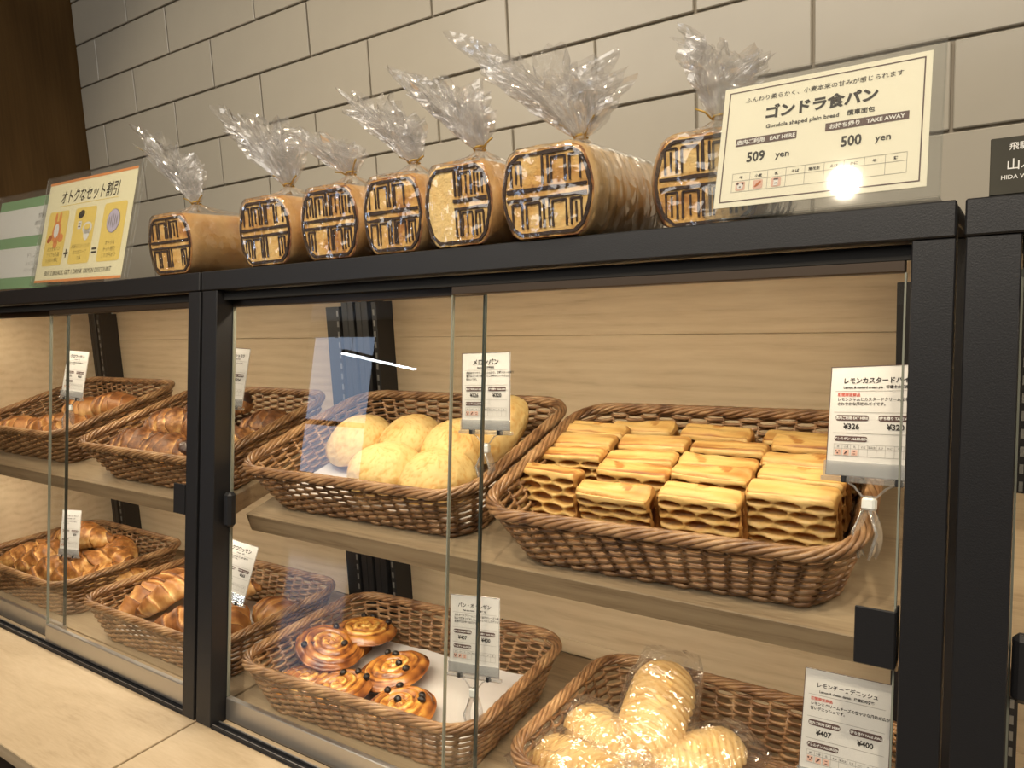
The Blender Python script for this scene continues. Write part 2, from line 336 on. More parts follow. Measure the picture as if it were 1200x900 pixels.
# ------------------------------------------------------------------ the room
TY = 0.46
def struct(o): o['kind'] = 'structure'; return o
def plain_box(name, x0, x1, y0, y1, z0, z1, mat):
    m = MB(); m.box(x0, x1, y0, y1, z0, z1); return struct(m.obj(name, mat))
wall_back = plain_box('wall_back', -0.99, 3.0, TY + 0.005, TY + 0.10, -0.85, 2.2, M['grout'])
tile_len, tile_h = 0.2955, 0.0997
random.seed(4)
tile_meshes = {}
for r in range(-2, 15):
    z0 = 0.7325 + r * tile_h
    if z0 > 1.42: break
    off = 0.4308 if r % 2 else 0.5785
    k0 = -6
    while True:
        xa = off + k0 * tile_len; xb = xa + tile_len; k0 += 1
        if xa > 1.75: break
        if xb < -0.985: continue
        xa2 = max(xa, -0.989); g = 0.0018
        key = round(xb - xa2, 4)
        if key not in tile_meshes:
            m = MB(); m.bbox(g, key - g, 0, 0.008, g, tile_h - g, 0.0012); tile_meshes[key] = m.mesh('tile', M['tile'])
        o = put('tile', tile_meshes[key], wall_back)
        o.location = (xa2, TY + random.uniform(-0.0006, 0.0006), z0); o.rotation_euler = (random.uniform(-.004, .004), 0, random.uniform(-.002, .002))
wall_left = plain_box('wall_left', -1.05, -0.99, -0.9, TY + 0.1, -0.85, 2.2, M['walnut'])
plain_box('floor', -14, 3, -7.2, TY + 0.1, -0.9, -0.85, M['floor'])
plain_box('ceiling', -14, 3, -7.2, TY + 0.1, 2.2, 2.25, M['plaster'])
plain_box('wall_right', 3.0, 3.05, -7.2, TY + 0.1, -0.85, 2.2, M['plaster'])
plain_box('wall_far_left', -14.05, -14, -7.2, 0.1, -0.85, 2.2, M['plaster'])
plain_box('wall_side', -14, -1.05, 0.05, 0.1, -0.85, 2.2, M['walnut'])
# shop front behind the camera, with its daylit window
plain_box('wall_front', -6.7, 3.0, -7.2, -7.1, -0.85, 2.2, M['walnut'])
plain_box('wall_sill', -9.7, -6.7, -7.2, -7.1, -0.85, -0.2, M['walnut'])
plain_box('trim_1', -14, -9.7, -7.2, -7.1, -0.85, 2.2, M['walnut'])
plain_box('trim_2', -9.7, -6.7, -7.2, -7.1, 1.95, 2.2, M['walnut'])
win = plain_box('window_1', -9.7, -6.7, -7.19, -7.17, -0.2, 1.95, M['daylight'])
for x in (-9.68, -8.35, -6.83): struct(bbx('mullion', x, x + 0.13, -7.16, -7.08, -0.2, 1.95, M['walnut'], win))
struct(bbx('transom', -9.7, -6.7, -7.16, -7.09, 0.55, 0.63, M['walnut'], win))
for n, (x, ya, yb, z) in enumerate([(-8.55, -3.4, -5.1, 1.4), (-10.9, -4.4, -6.4, 1.4), (-5.55, -5.3, -6.6, 1.4)]):
    t = thing('linear_lamp', ['slim linear lamp hung over the shop floor by the window', 'slim linear lamp hung furthest left in the shop', 'slim linear lamp hung nearest the window glass'][n], 'lamp', TR(x, (ya + yb) / 2, z))
    L = abs(yb - ya) / 2
    bbx('tube', -0.035, 0.035, -L, L, -0.02, 0.0, M['lamp'], t); bbx('housing', -0.04, 0.04, -L, L, 0.001, 0.04, M['black'], t)
    for s in (-1, 1):
        m = MB(); m.tube([(0, s * L * .8, .04), (0, s * L * .8, 2.2 - z)], 0.003, 5); m.obj('cord', M['black'], t)

# ------------------------------------------------------------------ counter
COUNTER_LABEL = {-1: 'pale oak counter top left of the dark seam, under the croissant display', 0: 'pale oak counter top right of the dark seam, under the middle display', 1: 'pale oak counter top under the rightmost display'}
for i in (-1, 0, 1):
    t = thing('counter', COUNTER_LABEL[i], 'counter', TR(0.9 * i, 0, 0))
    bbx('counter_top', 0.0022, 0.8978, -0.165, 0.42, -0.022, 0, M['oak_counter_dimmed'], t, b=0.001)
    bbx('counter_body', 0.004, 0.896, -0.150, 0.42, -0.85, -0.0225, M['base_dark'], t, b=0.001)

# ------------------------------------------------------------------ display cabinets
def cabinet(ix, label, left_panel=False):
    x0 = 0.9 * ix
    t = thing('display_cabinet', label, 'cabinet', TR(x0, 0, 0))
    # leaning front posts
    H = 0.6045
    for xa, xb in ((0.0035, 0.036), (0.8700, 0.8975)):
        m = MB(); m.bbox(xa, xb, 0, 0.031, 0.0015, H, 0.0008, LEAN); m.obj('front_post', M['black'], t)
    m = MB(); m.bbox(0.0025, 0.8975, -0.0015, 0.031, H + 0.0006, H + 0.0268, 0.0012, LEAN); m.obj('top_beam', M['black'], t)
    bbx('top_panel', 0.0025, 0.8975, 0.116, 0.452, 0.610, 0.6245, M['black'], t, b=0.001)
    for xa, xb in ((0.003, 0.016), (0.0165, 0.031), (0.869, 0.8835), (0.884, 0.897)):
        bbx('back_post', xa, xb, 0.366, 0.408, 0.004, 0.609, M['black'], t, b=0.001)
    for k, (za, zb) in enumerate(((0.0045, 0.0285), (0.029, 0.5085), (0.509, 0.6095))):
        bbx('back_board', 0.0315, 0.8685, 0.410, 0.424, za, zb, M['oak'], t, b=0.0006)
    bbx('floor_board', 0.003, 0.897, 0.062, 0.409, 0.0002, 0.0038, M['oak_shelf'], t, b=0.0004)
    if left_panel: bbx('side_panel', -0.012, 0.0015, 0.09, 0.424, 0.004, 0.61, M['oak'], t, b=0.001)
    # shelf board, tilted towards the customer
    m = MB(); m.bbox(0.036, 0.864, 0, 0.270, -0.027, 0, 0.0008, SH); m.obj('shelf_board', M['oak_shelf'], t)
    # slotted standards
    for xa, xb, zt, xsl in ((0.0435, 0.0540, 0.572, 0.0488), (0.8320, 0.8655, 0.566, 0.8615)):
        m = MB(); m.bbox(xa, xb, 0.3640, 0.3700, 0.03, zt, 0.0006); m.bbox((xa + xb) / 2 - .001, (xa + xb) / 2 + .001, 0.3702, 0.4095, 0.03, zt, 0.0004)
        st = m.obj('slotted_standard', M['black'], t)
        m = MB(); z = 0.05
        while z < 0.555: m.box(xsl - 0.0018, xsl + 0.0018, 0.3630, 0.3642, z, z + 0.010); z += 0.0185
        tag(m.obj('slot', M['slot'], st), kind='stuff')
    # LED strip under the top
    led = bbx('light_bar', 0.05, 0.85, 0.125, 0.145, 0.598, 0.6085, M['black'], t)
    bbx('led_strip', 0.055, 0.845, 0.129, 0.141, 0.5965, 0.5978, M['led'], led, b=0.0003)
    d = bpy.data.lights.new('shelf_light', 'AREA'); d.shape = 'RECTANGLE'; d.size = 0.78; d.size_y = 0.012; d.energy = 1.25; d.color = (1.0, 0.83, 0.6)
    lo = bpy.data.objects.new('shelf_light', d); COL.objects.link(lo); lo.parent = led; lo.location = (0.45, 0.135, 0.595); lo.rotation_euler = (radians(12), 0, 0)
    # fill light added below the shelf, no known fixture, to brighten the cabinet floor
    fill_bar = t_fill = bbx('added_fill_bar', 0.06, 0.84, 0.030, 0.048, -0.0325, -0.0275, M['black'], t, xf=SH)
    bbx('led_strip', 0.065, 0.835, 0.033, 0.045, -0.0338, -0.0327, M['led'], fill_bar, b=0.0003, xf=SH)  # glowing strip of the added fill bar
    d = bpy.data.lights.new('added_floor_fill', 'AREA'); d.shape = 'RECTANGLE'; d.size = 0.78; d.size_y = 0.02; d.energy = 1.0; d.color = (1.0, 0.86, 0.66)
    lo = bpy.data.objects.new('added_floor_fill', d); COL.objects.link(lo); lo.parent = fill_bar; lo.matrix_basis = SH @ TR(0.45, 0.039, -0.036) @ Matrix.Rotation(-S * .6, 4, 'X')
    # tracks
    m = MB(); m.bbox(0.0365, 0.8695, 0.001, 0.038, 0.0005, 0.0025, 0.0004, LEAN)
    for off in (0.002, 0.0125, 0.026, 0.0365): m.bbox(0.0365, 0.8695, off, off + 0.0022, 0.0024, 0.0055, 0.0004, LEAN)
    m.obj('bottom_track', M['black'], t)
    m = MB(); m.bbox(0.0365, 0.8695, 0.0135, 0.0155, 0.0056, 0.0064, 0.0002, LEAN); m.bbox(0.0365, 0.8695, 0.0030, 0.0042, 0.0056, 0.0062, 0.0002, LEAN); m.obj('track_rail', M['steel'], t)
    m = MB(); m.bbox(0.0365, 0.8695, 0.0105, 0.0125, 0.592, 0.6040, 0.0004, LEAN); m.obj('top_track', M['seam'], t)
    # sliding doors
    for name, xa, xb, off, side in (('back', 0.0375, 0.4680, 0.0275, -1), ('front', 0.4345, 0.8655, 0.0150, 1)):
        m = MB(); m.box(xa, xb, off, off + 0.0001, 0.036, 0.5850, LEAN)
        m.f = [m.f[2]]; m.mi = [0]
        g = m.obj('glass_door', M['glass'], t)
        m = MB(); m.bbox(xa, xb, off - 0.004, off + 0.0048, 0.0058, 0.0365, 0.001, LEAN); m.obj('bottom_rail', M['steel'], g)
        m = MB(); m.bbox(xa, xb, off - 0.004, off + 0.0048, 0.5835, 0.5985, 0.001, LEAN); m.obj('top_rail', M['bronze'], g)
        for xe, mt, ww in ((xa, 'glass_edge', .0014), (xb, 'glass_edge_dark' if name == 'back' else 'glass_edge', .0022 if name == 'back' else .0014)):
            m = MB(); m.box(xe - ww / 2, xe + ww / 2, off - 0.0022, off + 0.0022, 0.0366, 0.5834, LEAN); m.obj('glass_edge', M[mt], g)
        if side < 0:
            m = MB(); m.bbox(xa + 0.001, xa + 0.017, off - 0.016, off - 0.0024, 0.279, 0.327, 0.004, LEAN); m.obj('pull', M['black'], g)
        else:
            m = MB(); m.bbox(xb - 0.026, xb + 0.0015, off - 0.0145, off - 0.0118, 0.288, 0.331, 0.0006, LEAN); m.bbox(xb + 0.0002, xb + 0.0022, off - 0.0118, off + 0.008, 0.288, 0.331, 0.0006, LEAN); m.obj('pull', M['black'], g)
    return t
cabinet(-1, 'black framed glass display cabinet left, holding croissants', True)
cabinet(0, 'black framed glass display cabinet in the middle, holding buns, pies and swirls')
cabinet(1, 'black framed glass display cabinet at the right edge, only its left post in view')
# ------------------------------------------------------------------ wicker baskets
def basket_mesh(Lx=0.385, Ly=0.262, h=0.070, bx=0.335, by=0.212):
    """returns meshes of rim, woven wall, stakes, base"""
    def loop(t, n):
        """n points round the rounded rectangle at height share t"""
        hx = (bx + (Lx - bx) * t) / 2; hy = (by + (Ly - by) * t) / 2; r = 0.036 + 0.012 * t
        segs = [('l', (hx, -hy + r), (hx, hy - r)), ('a', (hx - r, hy - r), 0), ('l', (hx - r, hy), (-hx + r, hy)), ('a', (-hx + r, hy - r), pi / 2),
                ('l', (-hx, hy - r), (-hx, -hy + r)), ('a', (-hx + r, -hy + r), pi), ('l', (-hx + r, -hy), (hx - r, -hy)), ('a', (hx - r, -hy + r), 1.5 * pi)]
        lens = [((q[1][0] - q[2][0]) ** 2 + (q[1][1] - q[2][1]) ** 2) ** .5 if q[0] == 'l' else r * pi / 2 for q in segs]
        tot = sum(lens); out = []
        for i in range(n):
            d = tot * i / n; k = 0
            while d > lens[k]: d -= lens[k]; k += 1
            q = segs[k]; f = d / lens[k]
            if q[0] == 'l':
                p = Vector((q[1][0] + (q[2][0] - q[1][0]) * f, q[1][1] + (q[2][1] - q[1][1]) * f, 0)); a = {0: 0, 2: pi / 2, 4: pi, 6: 1.5 * pi}[k]
            else:
                a = q[2] + f * pi / 2; p = Vector((q[1][0] + r * cos(a), q[1][1] + r * sin(a), 0))
            out.append((p, Vector((cos(a), sin(a), 0))))
        return out, tot
    NS = 54; per = 4
    rnd = random.Random(3)
    weave = MB(); rows = 15
    for k in range(rows):
        t = (k + 0.6) / rows; lp, tot = loop(t, NS * per); pts = []
        for i, (p, nrm) in enumerate(lp):
            ph = pi * i / per + (pi if k % 2 else 0)
            bul = 0.0 if i % per == 0 else 1.0
            pts.append(p + nrm * (0.0026 * (cos(ph + pi / 2) if False else (1 if ((i // per) + k) % 2 else -1) * bul)) + Vector((0, 0, t * h + rnd.uniform(-.0003, .0003))))
        weave.tube(pts, 0.00235, 5, closed=True, flat=0.8)
    stakes = MB(); l0, _ = loop(0, NS); l1, _ = loop(1, NS)
    for i in range(NS): stakes.tube([l0[i][0] + Vector((0, 0, .001)), (l0[i][0] + l1[i][0]) / 2 + Vector((0, 0, h / 2)), l1[i][0] + Vector((0, 0, h))], 0.0018, 5)
    rim = MB(); n = 260; lp, tot = loop(1.02, n); ns = 6; turns = round(tot / 0.092)
    for s in range(ns):
        pts = []
        for i, (p, nrm) in enumerate(lp):
            a = 2 * pi * s / ns + 2 * pi * turns * i / n
            pts.append(p + nrm * (0.0050 * cos(a)) + Vector((0, 0, h + 0.0025 + 0.0040 * sin(a))))
        rim.tube(pts, 0.0026, 6, closed=True)
    base = MB(); y = -by / 2 + 0.006
    while y < by / 2 - 0.004:
        e = bx / 2 - (0.020 if abs(y) > by / 2 - 0.03 else 0.004)
        base.tube([(-e, y, .0035), (-e / 3, y, .0045), (e / 3, y, .0035), (e, y, .0045)], 0.0026, 5); y += 0.0056
    foot = MB(); lp, _ = loop(0, 120)
    for s in range(3): foot.tube([p + nrm * (0.002 * cos(2 * pi * s / 3 + 2 * pi * 20 * i / 120)) + Vector((0, 0, .0028 + .0018 * sin(2 * pi * s / 3 + 2 * pi * 20 * i / 120))) for i, (p, nrm) in enumerate(lp)], 0.0022, 4, closed=True)
    return [('rim', rim.mesh('rim', M['wicker'], True)), ('woven_wall', weave.mesh('woven_wall', M['wicker'], True)), ('stake', stakes.mesh('stake', M['wicker'], True)),
            ('base', base.mesh('base', M['wicker'], True)), ('foot_band', foot.mesh('foot_band', M['wicker'], True))]
BM = basket_mesh()
GB = 'wicker baskets in the display'
def basket(mat, label, sx=1.0, sy=1.0):
    t = thing('wicker_basket', label, 'basket', mat, GB)
    for nm, me in BM:
        o = put(nm, me, t)
        if nm in ('woven_wall', 'stake'): o['kind'] = 'stuff'
    t.scale = (sx, sy, 1)
    return t
# (frame, x, s, yaw)
BK = dict(melon=(SH, 0.238, 0.142, 0.01), pies=(SH, 0.649, 0.134, 0.03), tops=(SH, -0.222, 0.134, 0.0), toplf=(SH, -0.700, 0.150, 0.0),
          swirl=(FL, 0.228, 0.187, 0.055), bagged=(FL, 0.682, 0.186, 0.0), lowm=(FL, -0.222, 0.184, 0.02), lowl=(FL, -0.700, 0.188, 0.0))
BL = dict(melon='wicker basket of round yellow melon buns on the shelf', pies='wicker basket packed with lattice pies on the shelf', tops='wicker basket of dark cocoa croissants on the left shelf, behind the black post',
          toplf='wicker basket of plain croissants furthest left on the shelf', swirl='wicker basket of raisin swirls on the cabinet floor', bagged='wicker basket of bagged danishes at the bottom right',
          lowm='wicker basket of golden croissants on the cabinet floor, behind the black post', lowl='wicker basket of almond croissants at the lower left')
BF = {}
for k, (fr, x, s, yaw) in BK.items():
    mt = fr @ TR(x, s, 0.0006) @ Matrix.Rotation(yaw, 4, 'Z'); BF[k] = mt
    basket(mt, BL[k], *{'melon': (1.04, 1.04), 'swirl': (1.04, 1.0), 'pies': (0.955, 1.06)}.get(k, (1, 1)))

# ------------------------------------------------------------------ paper liners
def liner(key, w, d, cx, cy, label, seed, curl=0.006):
    m = MB(); nx, ny = 36, 24; rows = []
    for j in range(ny + 1):
        r = []
        for i in range(nx + 1):
            x = (i / nx - .5) * w; y = (j / ny - .5) * d
            z = 0.0085 + 0.0035 * noise.noise(Vector((x * 18 + seed, y * 18, 0))) + 0.0012 * noise.noise(Vector((x * 60, y * 60, seed)))
            e = max(abs(x) / (w / 2), abs(y) / (d / 2)); z += curl * max(0, e - .86) / .14
            r.append((x, y, max(z, 0.0075)))
        rows.append(r)
    m.grid(rows); me = m.mesh('paper_liner', M['liner'], True)
    return tag(put('paper_liner', me, None, BF[key] @ TR(cx, cy, 0)), label, 'paper')
liner('melon', 0.335, 0.20, 0.0, 0.0, 'greaseproof paper under the melon buns', 1)
liner('swirl', 0.33, 0.20, 0.004, 0.0, 'white greaseproof paper under the raisin swirls', 5, 0.008)
liner('lowm', 0.31, 0.19, 0.0, 0.0, 'greaseproof paper under the golden croissants', 9)

# ------------------------------------------------------------------ melon buns
def melon_mesh(seed):
    m = MB(); rows = []; at = []; nu, nv = 90, 54; rnd = random.Random(seed); off = Vector((seed * 3.1, seed * 1.7, 0))
    for j in range(nv + 1):
        ph = pi * j / nv; r = []; a = []
        for i in range(nu):
            th = 2 * pi * i / nu
            d = Vector((sin(ph) * cos(th), sin(ph) * sin(th), -cos(ph)))
            ds, _ = noise.voronoi(d * 5.2 + off + Vector((noise.noise(d * 4 + off), noise.noise(d * 4 - off), 0)) * .5)
            crack = max(0.0, 1 - (ds[1] - ds[0]) / 0.11)
            big = noise.noise(d * 1.6 + off)
            sc = 1 + 0.06 * big + 0.018 * noise.noise(d * 7 + off) - 0.022 * crack * (1 if d.z > -.1 else 0)
            z = d.z * (0.043 if d.z > 0 else 0.020)
            # slightly flattened, overhanging cookie skirt
            rr = 0.0515 * (1 - 0.10 * max(0, -d.z))
            r.append((d.x * rr * sc, d.y * rr * sc, z * sc)); a.append(0.22 + 0.34 * crack + 0.45 * max(0, big) + (0.30 if d.z < -.2 else 0))
        rows.append(r); at.append(a)
    m.grid(rows, close_u=True, at=at); return m.mesh('melon_bun', M['melon'], True, attr=True)
MM = [melon_mesh(s) for s in (1, 2, 3, 4)]
ML = ['round yellow melon bun at the left end of the basket', 'round yellow melon bun in the back row, second from the left', 'round yellow melon bun behind the price card',
      'round yellow melon bun in front, left of the front pair', 'round yellow melon bun in front, right of the front pair', 'large pale melon bun leaning on the right back rim behind the price card']
for i, (x, s, h, yaw, pitch, roll, sc) in enumerate([(0.118, 0.170, 0.034, 0, .12, -.12, 1.04), (0.206, 0.186, 0.034, 1.2, .1, 0, 1.0), (0.300, 0.178, 0.036, 2.0, .1, 0.1, 1.0),
                                           (0.232, 0.098, 0.033, 3.2, .05, 0, 1.04), (0.330, 0.092, 0.033, 4.1, .0, .1, 1.02), (0.362, 0.205, 0.060, 5.0, .55, -.5, 1.0)]):
    o = put('melon_bun', MM[i % 4], None, SH @ TR(x, s, h) @ rot(0, pitch, roll) @ Matrix.Rotation(yaw, 4, 'Z') @ Matrix.Scale(sc, 4)); tag(o, ML[i], 'bun', 'melon buns in the basket')

# ------------------------------------------------------------------ lattice pies
def pie_mesh(seed, w=0.085, d=0.028, h=0.060):
    rnd = random.Random(seed); m = MB(); off = Vector((seed * 7.3, 0, seed * 2.1))
    def sq(v, e): return math.copysign(abs(v) ** e, v)
    def P(p):
        """round the box and add the flaky relief; returns position and bake"""
        x, y, z = p
        # rounding
        q = Vector((x / (w / 2), y / (d / 2), z / (h / 2))); c = Vector((max(-1, min(1, q.x)), max(-1, min(1, q.y)), max(-1, min(1, q.z))))
        r = 0.007; inn = Vector((max(-w / 2 + r, min(w / 2 - r, x)), max(-d / 2 + r, min(d / 2 - r, y)), max(-h / 2 + r, min(h / 2 - r, z))))
        dv = Vector((x, y, z)) - inn; nrm = dv.normalized() if dv.length > 1e-9 else Vector((0, 0, 1)); v = inn + nrm * r
        bake = 0.25 + 0.25 * noise.noise(v * 22 + off)
        top = z > h / 2 - 1e-6; front = abs(y) > d / 2 - 1e-6; side = abs(x) > w / 2 - 1e-6
        if front and not top:
            pz, px = 0.0112, 0.0290; zz = z + 0.003; row = math.floor(zz / pz + .5); fz = (zz / pz - row)
            fx = x / px + (0.5 if row % 2 else 0) + 0.06 * noise.noise(Vector((row * 3.1, x * 30, seed))); fx = fx - math.floor(fx + .5)
            e = (abs(fx) / 0.44) ** 2 + (abs(fz) / 0.42) ** 2; fz2 = fz - (.5 if fz > 0 else -.5)
            if z > h / 2 - .012: e += 3 * (z - h / 2 + .012) / .012
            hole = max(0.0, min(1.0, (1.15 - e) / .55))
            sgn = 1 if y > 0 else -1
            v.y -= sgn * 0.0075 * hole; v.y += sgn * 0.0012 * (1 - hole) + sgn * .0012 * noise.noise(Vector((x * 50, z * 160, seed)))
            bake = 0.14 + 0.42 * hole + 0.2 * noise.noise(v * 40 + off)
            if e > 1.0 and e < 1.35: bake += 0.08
        if top:
            v.z += 0.0030 * noise.noise(Vector((x * 14, y * 110, seed))) + 0.0012 * noise.noise(Vector((x * 60, y * 60, seed)))
            bake = 0.16 + 0.60 * abs(noise.noise(Vector((x * 14, y * 120, seed + 3)))) + 0.28 * max(0, (abs(y) / (d / 2) - .72) / .28) + (0.25 if noise.noise(Vector((x * 30, y * 50, seed + 9))) > .42 else 0)
        if side and not top:
            k = max(0, 1 - (abs(y) / (d * .30)) ** 2) * max(0, 1 - (abs(z) / (h * .38)) ** 2)
            v.x -= math.copysign(0.005 * k, x); bake = 0.45 + 0.55 * k
            v.x += 0.0012 * noise.noise(Vector((z * 220, y * 60, seed)))
        v += 0.0012 * Vector((noise.noise(v * 25 + off), noise.noise(v * 25 - off), noise.noise(v * 25 + 2 * off)))
        return v, bake
    def face(a, b, fn):
        rows = []; at = []
        for j in range(b + 1):
            r = []; t = []
            for i in range(a + 1):
                v, k = P(fn(i / a - .5, j / b - .5)); r.append(v); t.append(k)
            rows.append(r); at.append(t)
        m.grid(rows, at=at)
    face(60, 46, lambda u, v: (u * w, -d / 2, v * h)); face(24, 12, lambda u, v: (-u * w, d / 2, v * h))
    face(46, 12, lambda u, v: (u * w, v * d, h / 2)); face(8, 4, lambda u, v: (-u * w, v * d, -h / 2))
    face(10, 26, lambda u, v: (w / 2, u * d, v * h)); face(10, 26, lambda u, v: (-w / 2, -u * d, v * h))
    me = m.mesh('lattice_pie', M['pie'], True, attr=True)
    bm = bmesh.new(); bm.from_mesh(me); bmesh.ops.remove_doubles(bm, verts=bm.verts, dist=2e-4); bm.to_mesh(me); bm.free(); return me
PM = [pie_mesh(s) for s in (1, 2, 3, 4, 5)]
GP = 'lattice pies standing in rows'
pies = []
colx = (0.500, 0.590, 0.676, 0.762)
rown = ['front row', 'second row', 'third row', 'back row']
coln = ['leftmost', 'second from the left', 'third from the left', 'rightmost']
for r in range(4):
    for c in range(4):
        x = colx[c] + (0.003 if r % 2 else 0); s = (0.118, 0.092, 0.096, 0.112)[c] + 0.0315 * r; hz = 0.0405; pitch, yaw = random.uniform(-.07, .07), random.uniform(-.03, .03)
        lab = 'lattice pie in the %s, %s' % (rown[r], coln[c])
        if r == 0 and c == 0: x, s, pitch, yaw, hz = 0.497, 0.092, -0.28, -0.03, 0.043; lab = 'lattice pie leaning back in the front row, leftmost, holes wide open'
        if r == 0 and c == 1: s, pitch = 0.080, 0.16; lab = 'lattice pie tipped forward in the front row, second from the left'
        if r == 0 and c == 2: x, s = 0.680, 0.088
        if r == 0 and c == 3: s, x = 0.108, 0.764; lab = 'lattice pie in the front row, rightmost, beside the clip stand'
        if r == 2 and c == 0: x = 0.503
        if r == 3: hz = 0.043
        pies.append((x, s, hz, yaw, pitch, lab))
pies.append((0.556, 0.240, 0.036, 0.02, 0.05, 'lattice pie lying behind the back row, on the left'))
pies.append((0.650, 0.238, 0.038, -0.02, 0.05, 'lattice pie lying behind the back row, in the middle'))
pies.append((0.745, 0.246, 0.032, 0.0, 0.0, 'lattice pie lying behind the back row, on the right'))
for i, (x, s, hz, yaw, pitch, lab) in enumerate(pies):
    o = put('lattice_pie', PM[i * 3 % 5], None, SH @ TR(x, s, hz + random.uniform(-.0022, .0022)) @ rot(yaw, pitch, random.uniform(-.02, .02))); tag(o, lab, 'pie', GP)

# ------------------------------------------------------------------ croissants
def croissant_mesh(seed, mat, L=0.135, R=0.0285, bend=1.3, nseg=6, rough=0.0012, flat=0.62):
    rnd = random.Random(seed); m = MB(); off = Vector((seed * 5.7, seed * 1.3, 0)); nl, nc = 110, 34; rows = []; at = []
    rad = L / bend
    for i in range(nl + 1):
        t = i / nl; a = (t - .5) * bend
        c = Vector((rad * sin(a), rad * (1 - cos(a)) - rad * (1 - cos(bend / 2)) * .5, 0)); tang = Vector((cos(a), sin(a), 0)); sd = Vector((-sin(a), cos(a), 0))
        row = []; ra = []
        for k in range(nc):
            th = 2 * pi * k / nc
            tt = t + 0.045 * sin(th + .9) + 0.010 * noise.noise(Vector((cos(th), sin(th), t * 5 + seed)))       # layer edges run slantwise
            u = abs(tt - .5) * 2                                                                # 0 middle .. 1 tip
            env = max(0.0, 1 - min(1.0, u) ** 1.8) ** .72
            s = u * nseg / 2 + .5; f = s - math.floor(s); step = 1 - f                             # each roll is thickest at its inner edge
            prof = env * (0.80 + 0.24 * step ** .8) + 0.05 * (1 - min(1, abs(2 * t - 1)) ** 12)
            prof -= 0.05 * env * max(0, 1 - f / .10)
            rr = R * prof * (1 + 0.06 * noise.noise(Vector((t * 6, th * 1.3, seed))))
            rr += 0.0007 * sin(th * 5 + t * 25 + 2 * noise.noise(Vector((t * 8, th, seed)))) * env
            z = sin(th) * rr * 0.88; z = max(z, -R * flat * .62)
            p = c + sd * (cos(th) * rr * 1.05) + Vector((0, 0, z)) + Vector((0, 0, 0))
            p += rough * Vector((noise.noise(p * 90 + off), noise.noise(p * 90 - off), noise.noise(p * 90 + 2 * off)))
            up = max(0, sin(th))
            b = 0.25 + 0.28 * up + 0.22 * step * up - 0.30 * max(0, (f - .72) / .28) + 0.25 * max(0, 1 - f / .12) + 0.22 * noise.noise(Vector((t * 10, cos(th) * 2, sin(th) * 2 + seed)))
            b += 0.16 * (u > .82) + 0.12 * noise.noise(Vector((t * 40, cos(th) * 3, seed)))
            row.append(p); ra.append(b)
        rows.append(row); at.append(ra)
    m.grid(rows, close_u=True, cap0=True, cap1=True, at=at); return m.mesh('croissant', mat, True, attr=True)
CP = [croissant_mesh(s, M['croissant'], bend=b) for s, b in ((11, 0.55), (12, 0.9), (13, 0.4))]
CN = [croissant_mesh(s, M['croissant_nut'], R=0.030, rough=0.0028, bend=b) for s, b in ((21, 0.5), (22, 0.85), (23, 0.4))]
CD = [croissant_mesh(s, M['croissant_dark'], L=0.115, R=0.032, rough=0.0032, bend=b, nseg=5) for s, b in ((31, 0.5), (32, 0.8))]
def croissants(frame, lst, meshes, group, sc=1.0, rise=0.0):
    out = []
    for i, (x, s, h, yaw, pitch, roll, lab) in enumerate(lst):
        mt = frame @ TR(x, s, h + rise) @ Matrix.Rotation(yaw, 4, 'Z') @ Matrix.Rotation(pitch, 4, 'Y') @ Matrix.Rotation(roll, 4, 'X') @ Matrix.Scale(sc, 4)
        out.append(tag(put('croissant', meshes[i % len(meshes)], None, mt), lab, 'croissant', group))
    return out
# golden croissants, cabinet floor, behind the post
croissants(FL, [
    (-0.372, 0.168, 0.050, 1.62, -.30, 0.5, 'golden croissant standing at the left end of the lower basket'),
    (-0.294, 0.166, 0.066, 1.12, -.36, -.3, 'large golden croissant in the middle of those left of the black post'),
    (-0.210, 0.142, 0.042, 0.80, -.20, .4, 'golden croissant lowest at the front rim, beside the black post'),
    (-0.262, 0.236, 0.052, 0.35, -.1, 0, 'golden croissant lying across the back, top half behind the black post'),
    (-0.155, 0.160, 0.040, 2.5, -.1, 0, 'pale golden croissant seen right of the black post, behind the slanted card'),
    (-0.105, 0.225, 0.036, 2.9, .05, 0, 'pale golden croissant by the back right rim of the lower basket')], CP, 'golden croissants in the lower basket', 1.16)
# almond croissants, lower left
croissants(FL, [
    (-0.846, 0.165, 0.046, 1.15, -.1, 0, 'almond croissant at the far left edge of the photo'),
    (-0.778, 0.166, 0.056, 1.00, -.3, .1, 'speckled almond croissant left of the glass edges'),
    (-0.698, 0.150, 0.048, 0.95, -.3, 0, 'speckled almond croissant behind the overlapping glass edges'),
    (-0.616, 0.162, 0.058, 1.05, -.35, 0, 'almond croissant right of the price card, upright'),
    (-0.556, 0.180, 0.040, 0.8, 0, 0, 'almond croissant lying at the right rim of its basket'),
    (-0.790, 0.232, 0.068, 0.5, 0, 0, 'almond croissant at the back left of the heap'),
    (-0.610, 0.232, 0.066, -.30, .1, 0, 'almond croissant at the back right of the heap'),
    (-0.690, 0.205, 0.100, 0.2, 0, 0, 'paler almond croissant topmost on the heap')], CN, 'almond croissants in the lower left basket', 1.16)
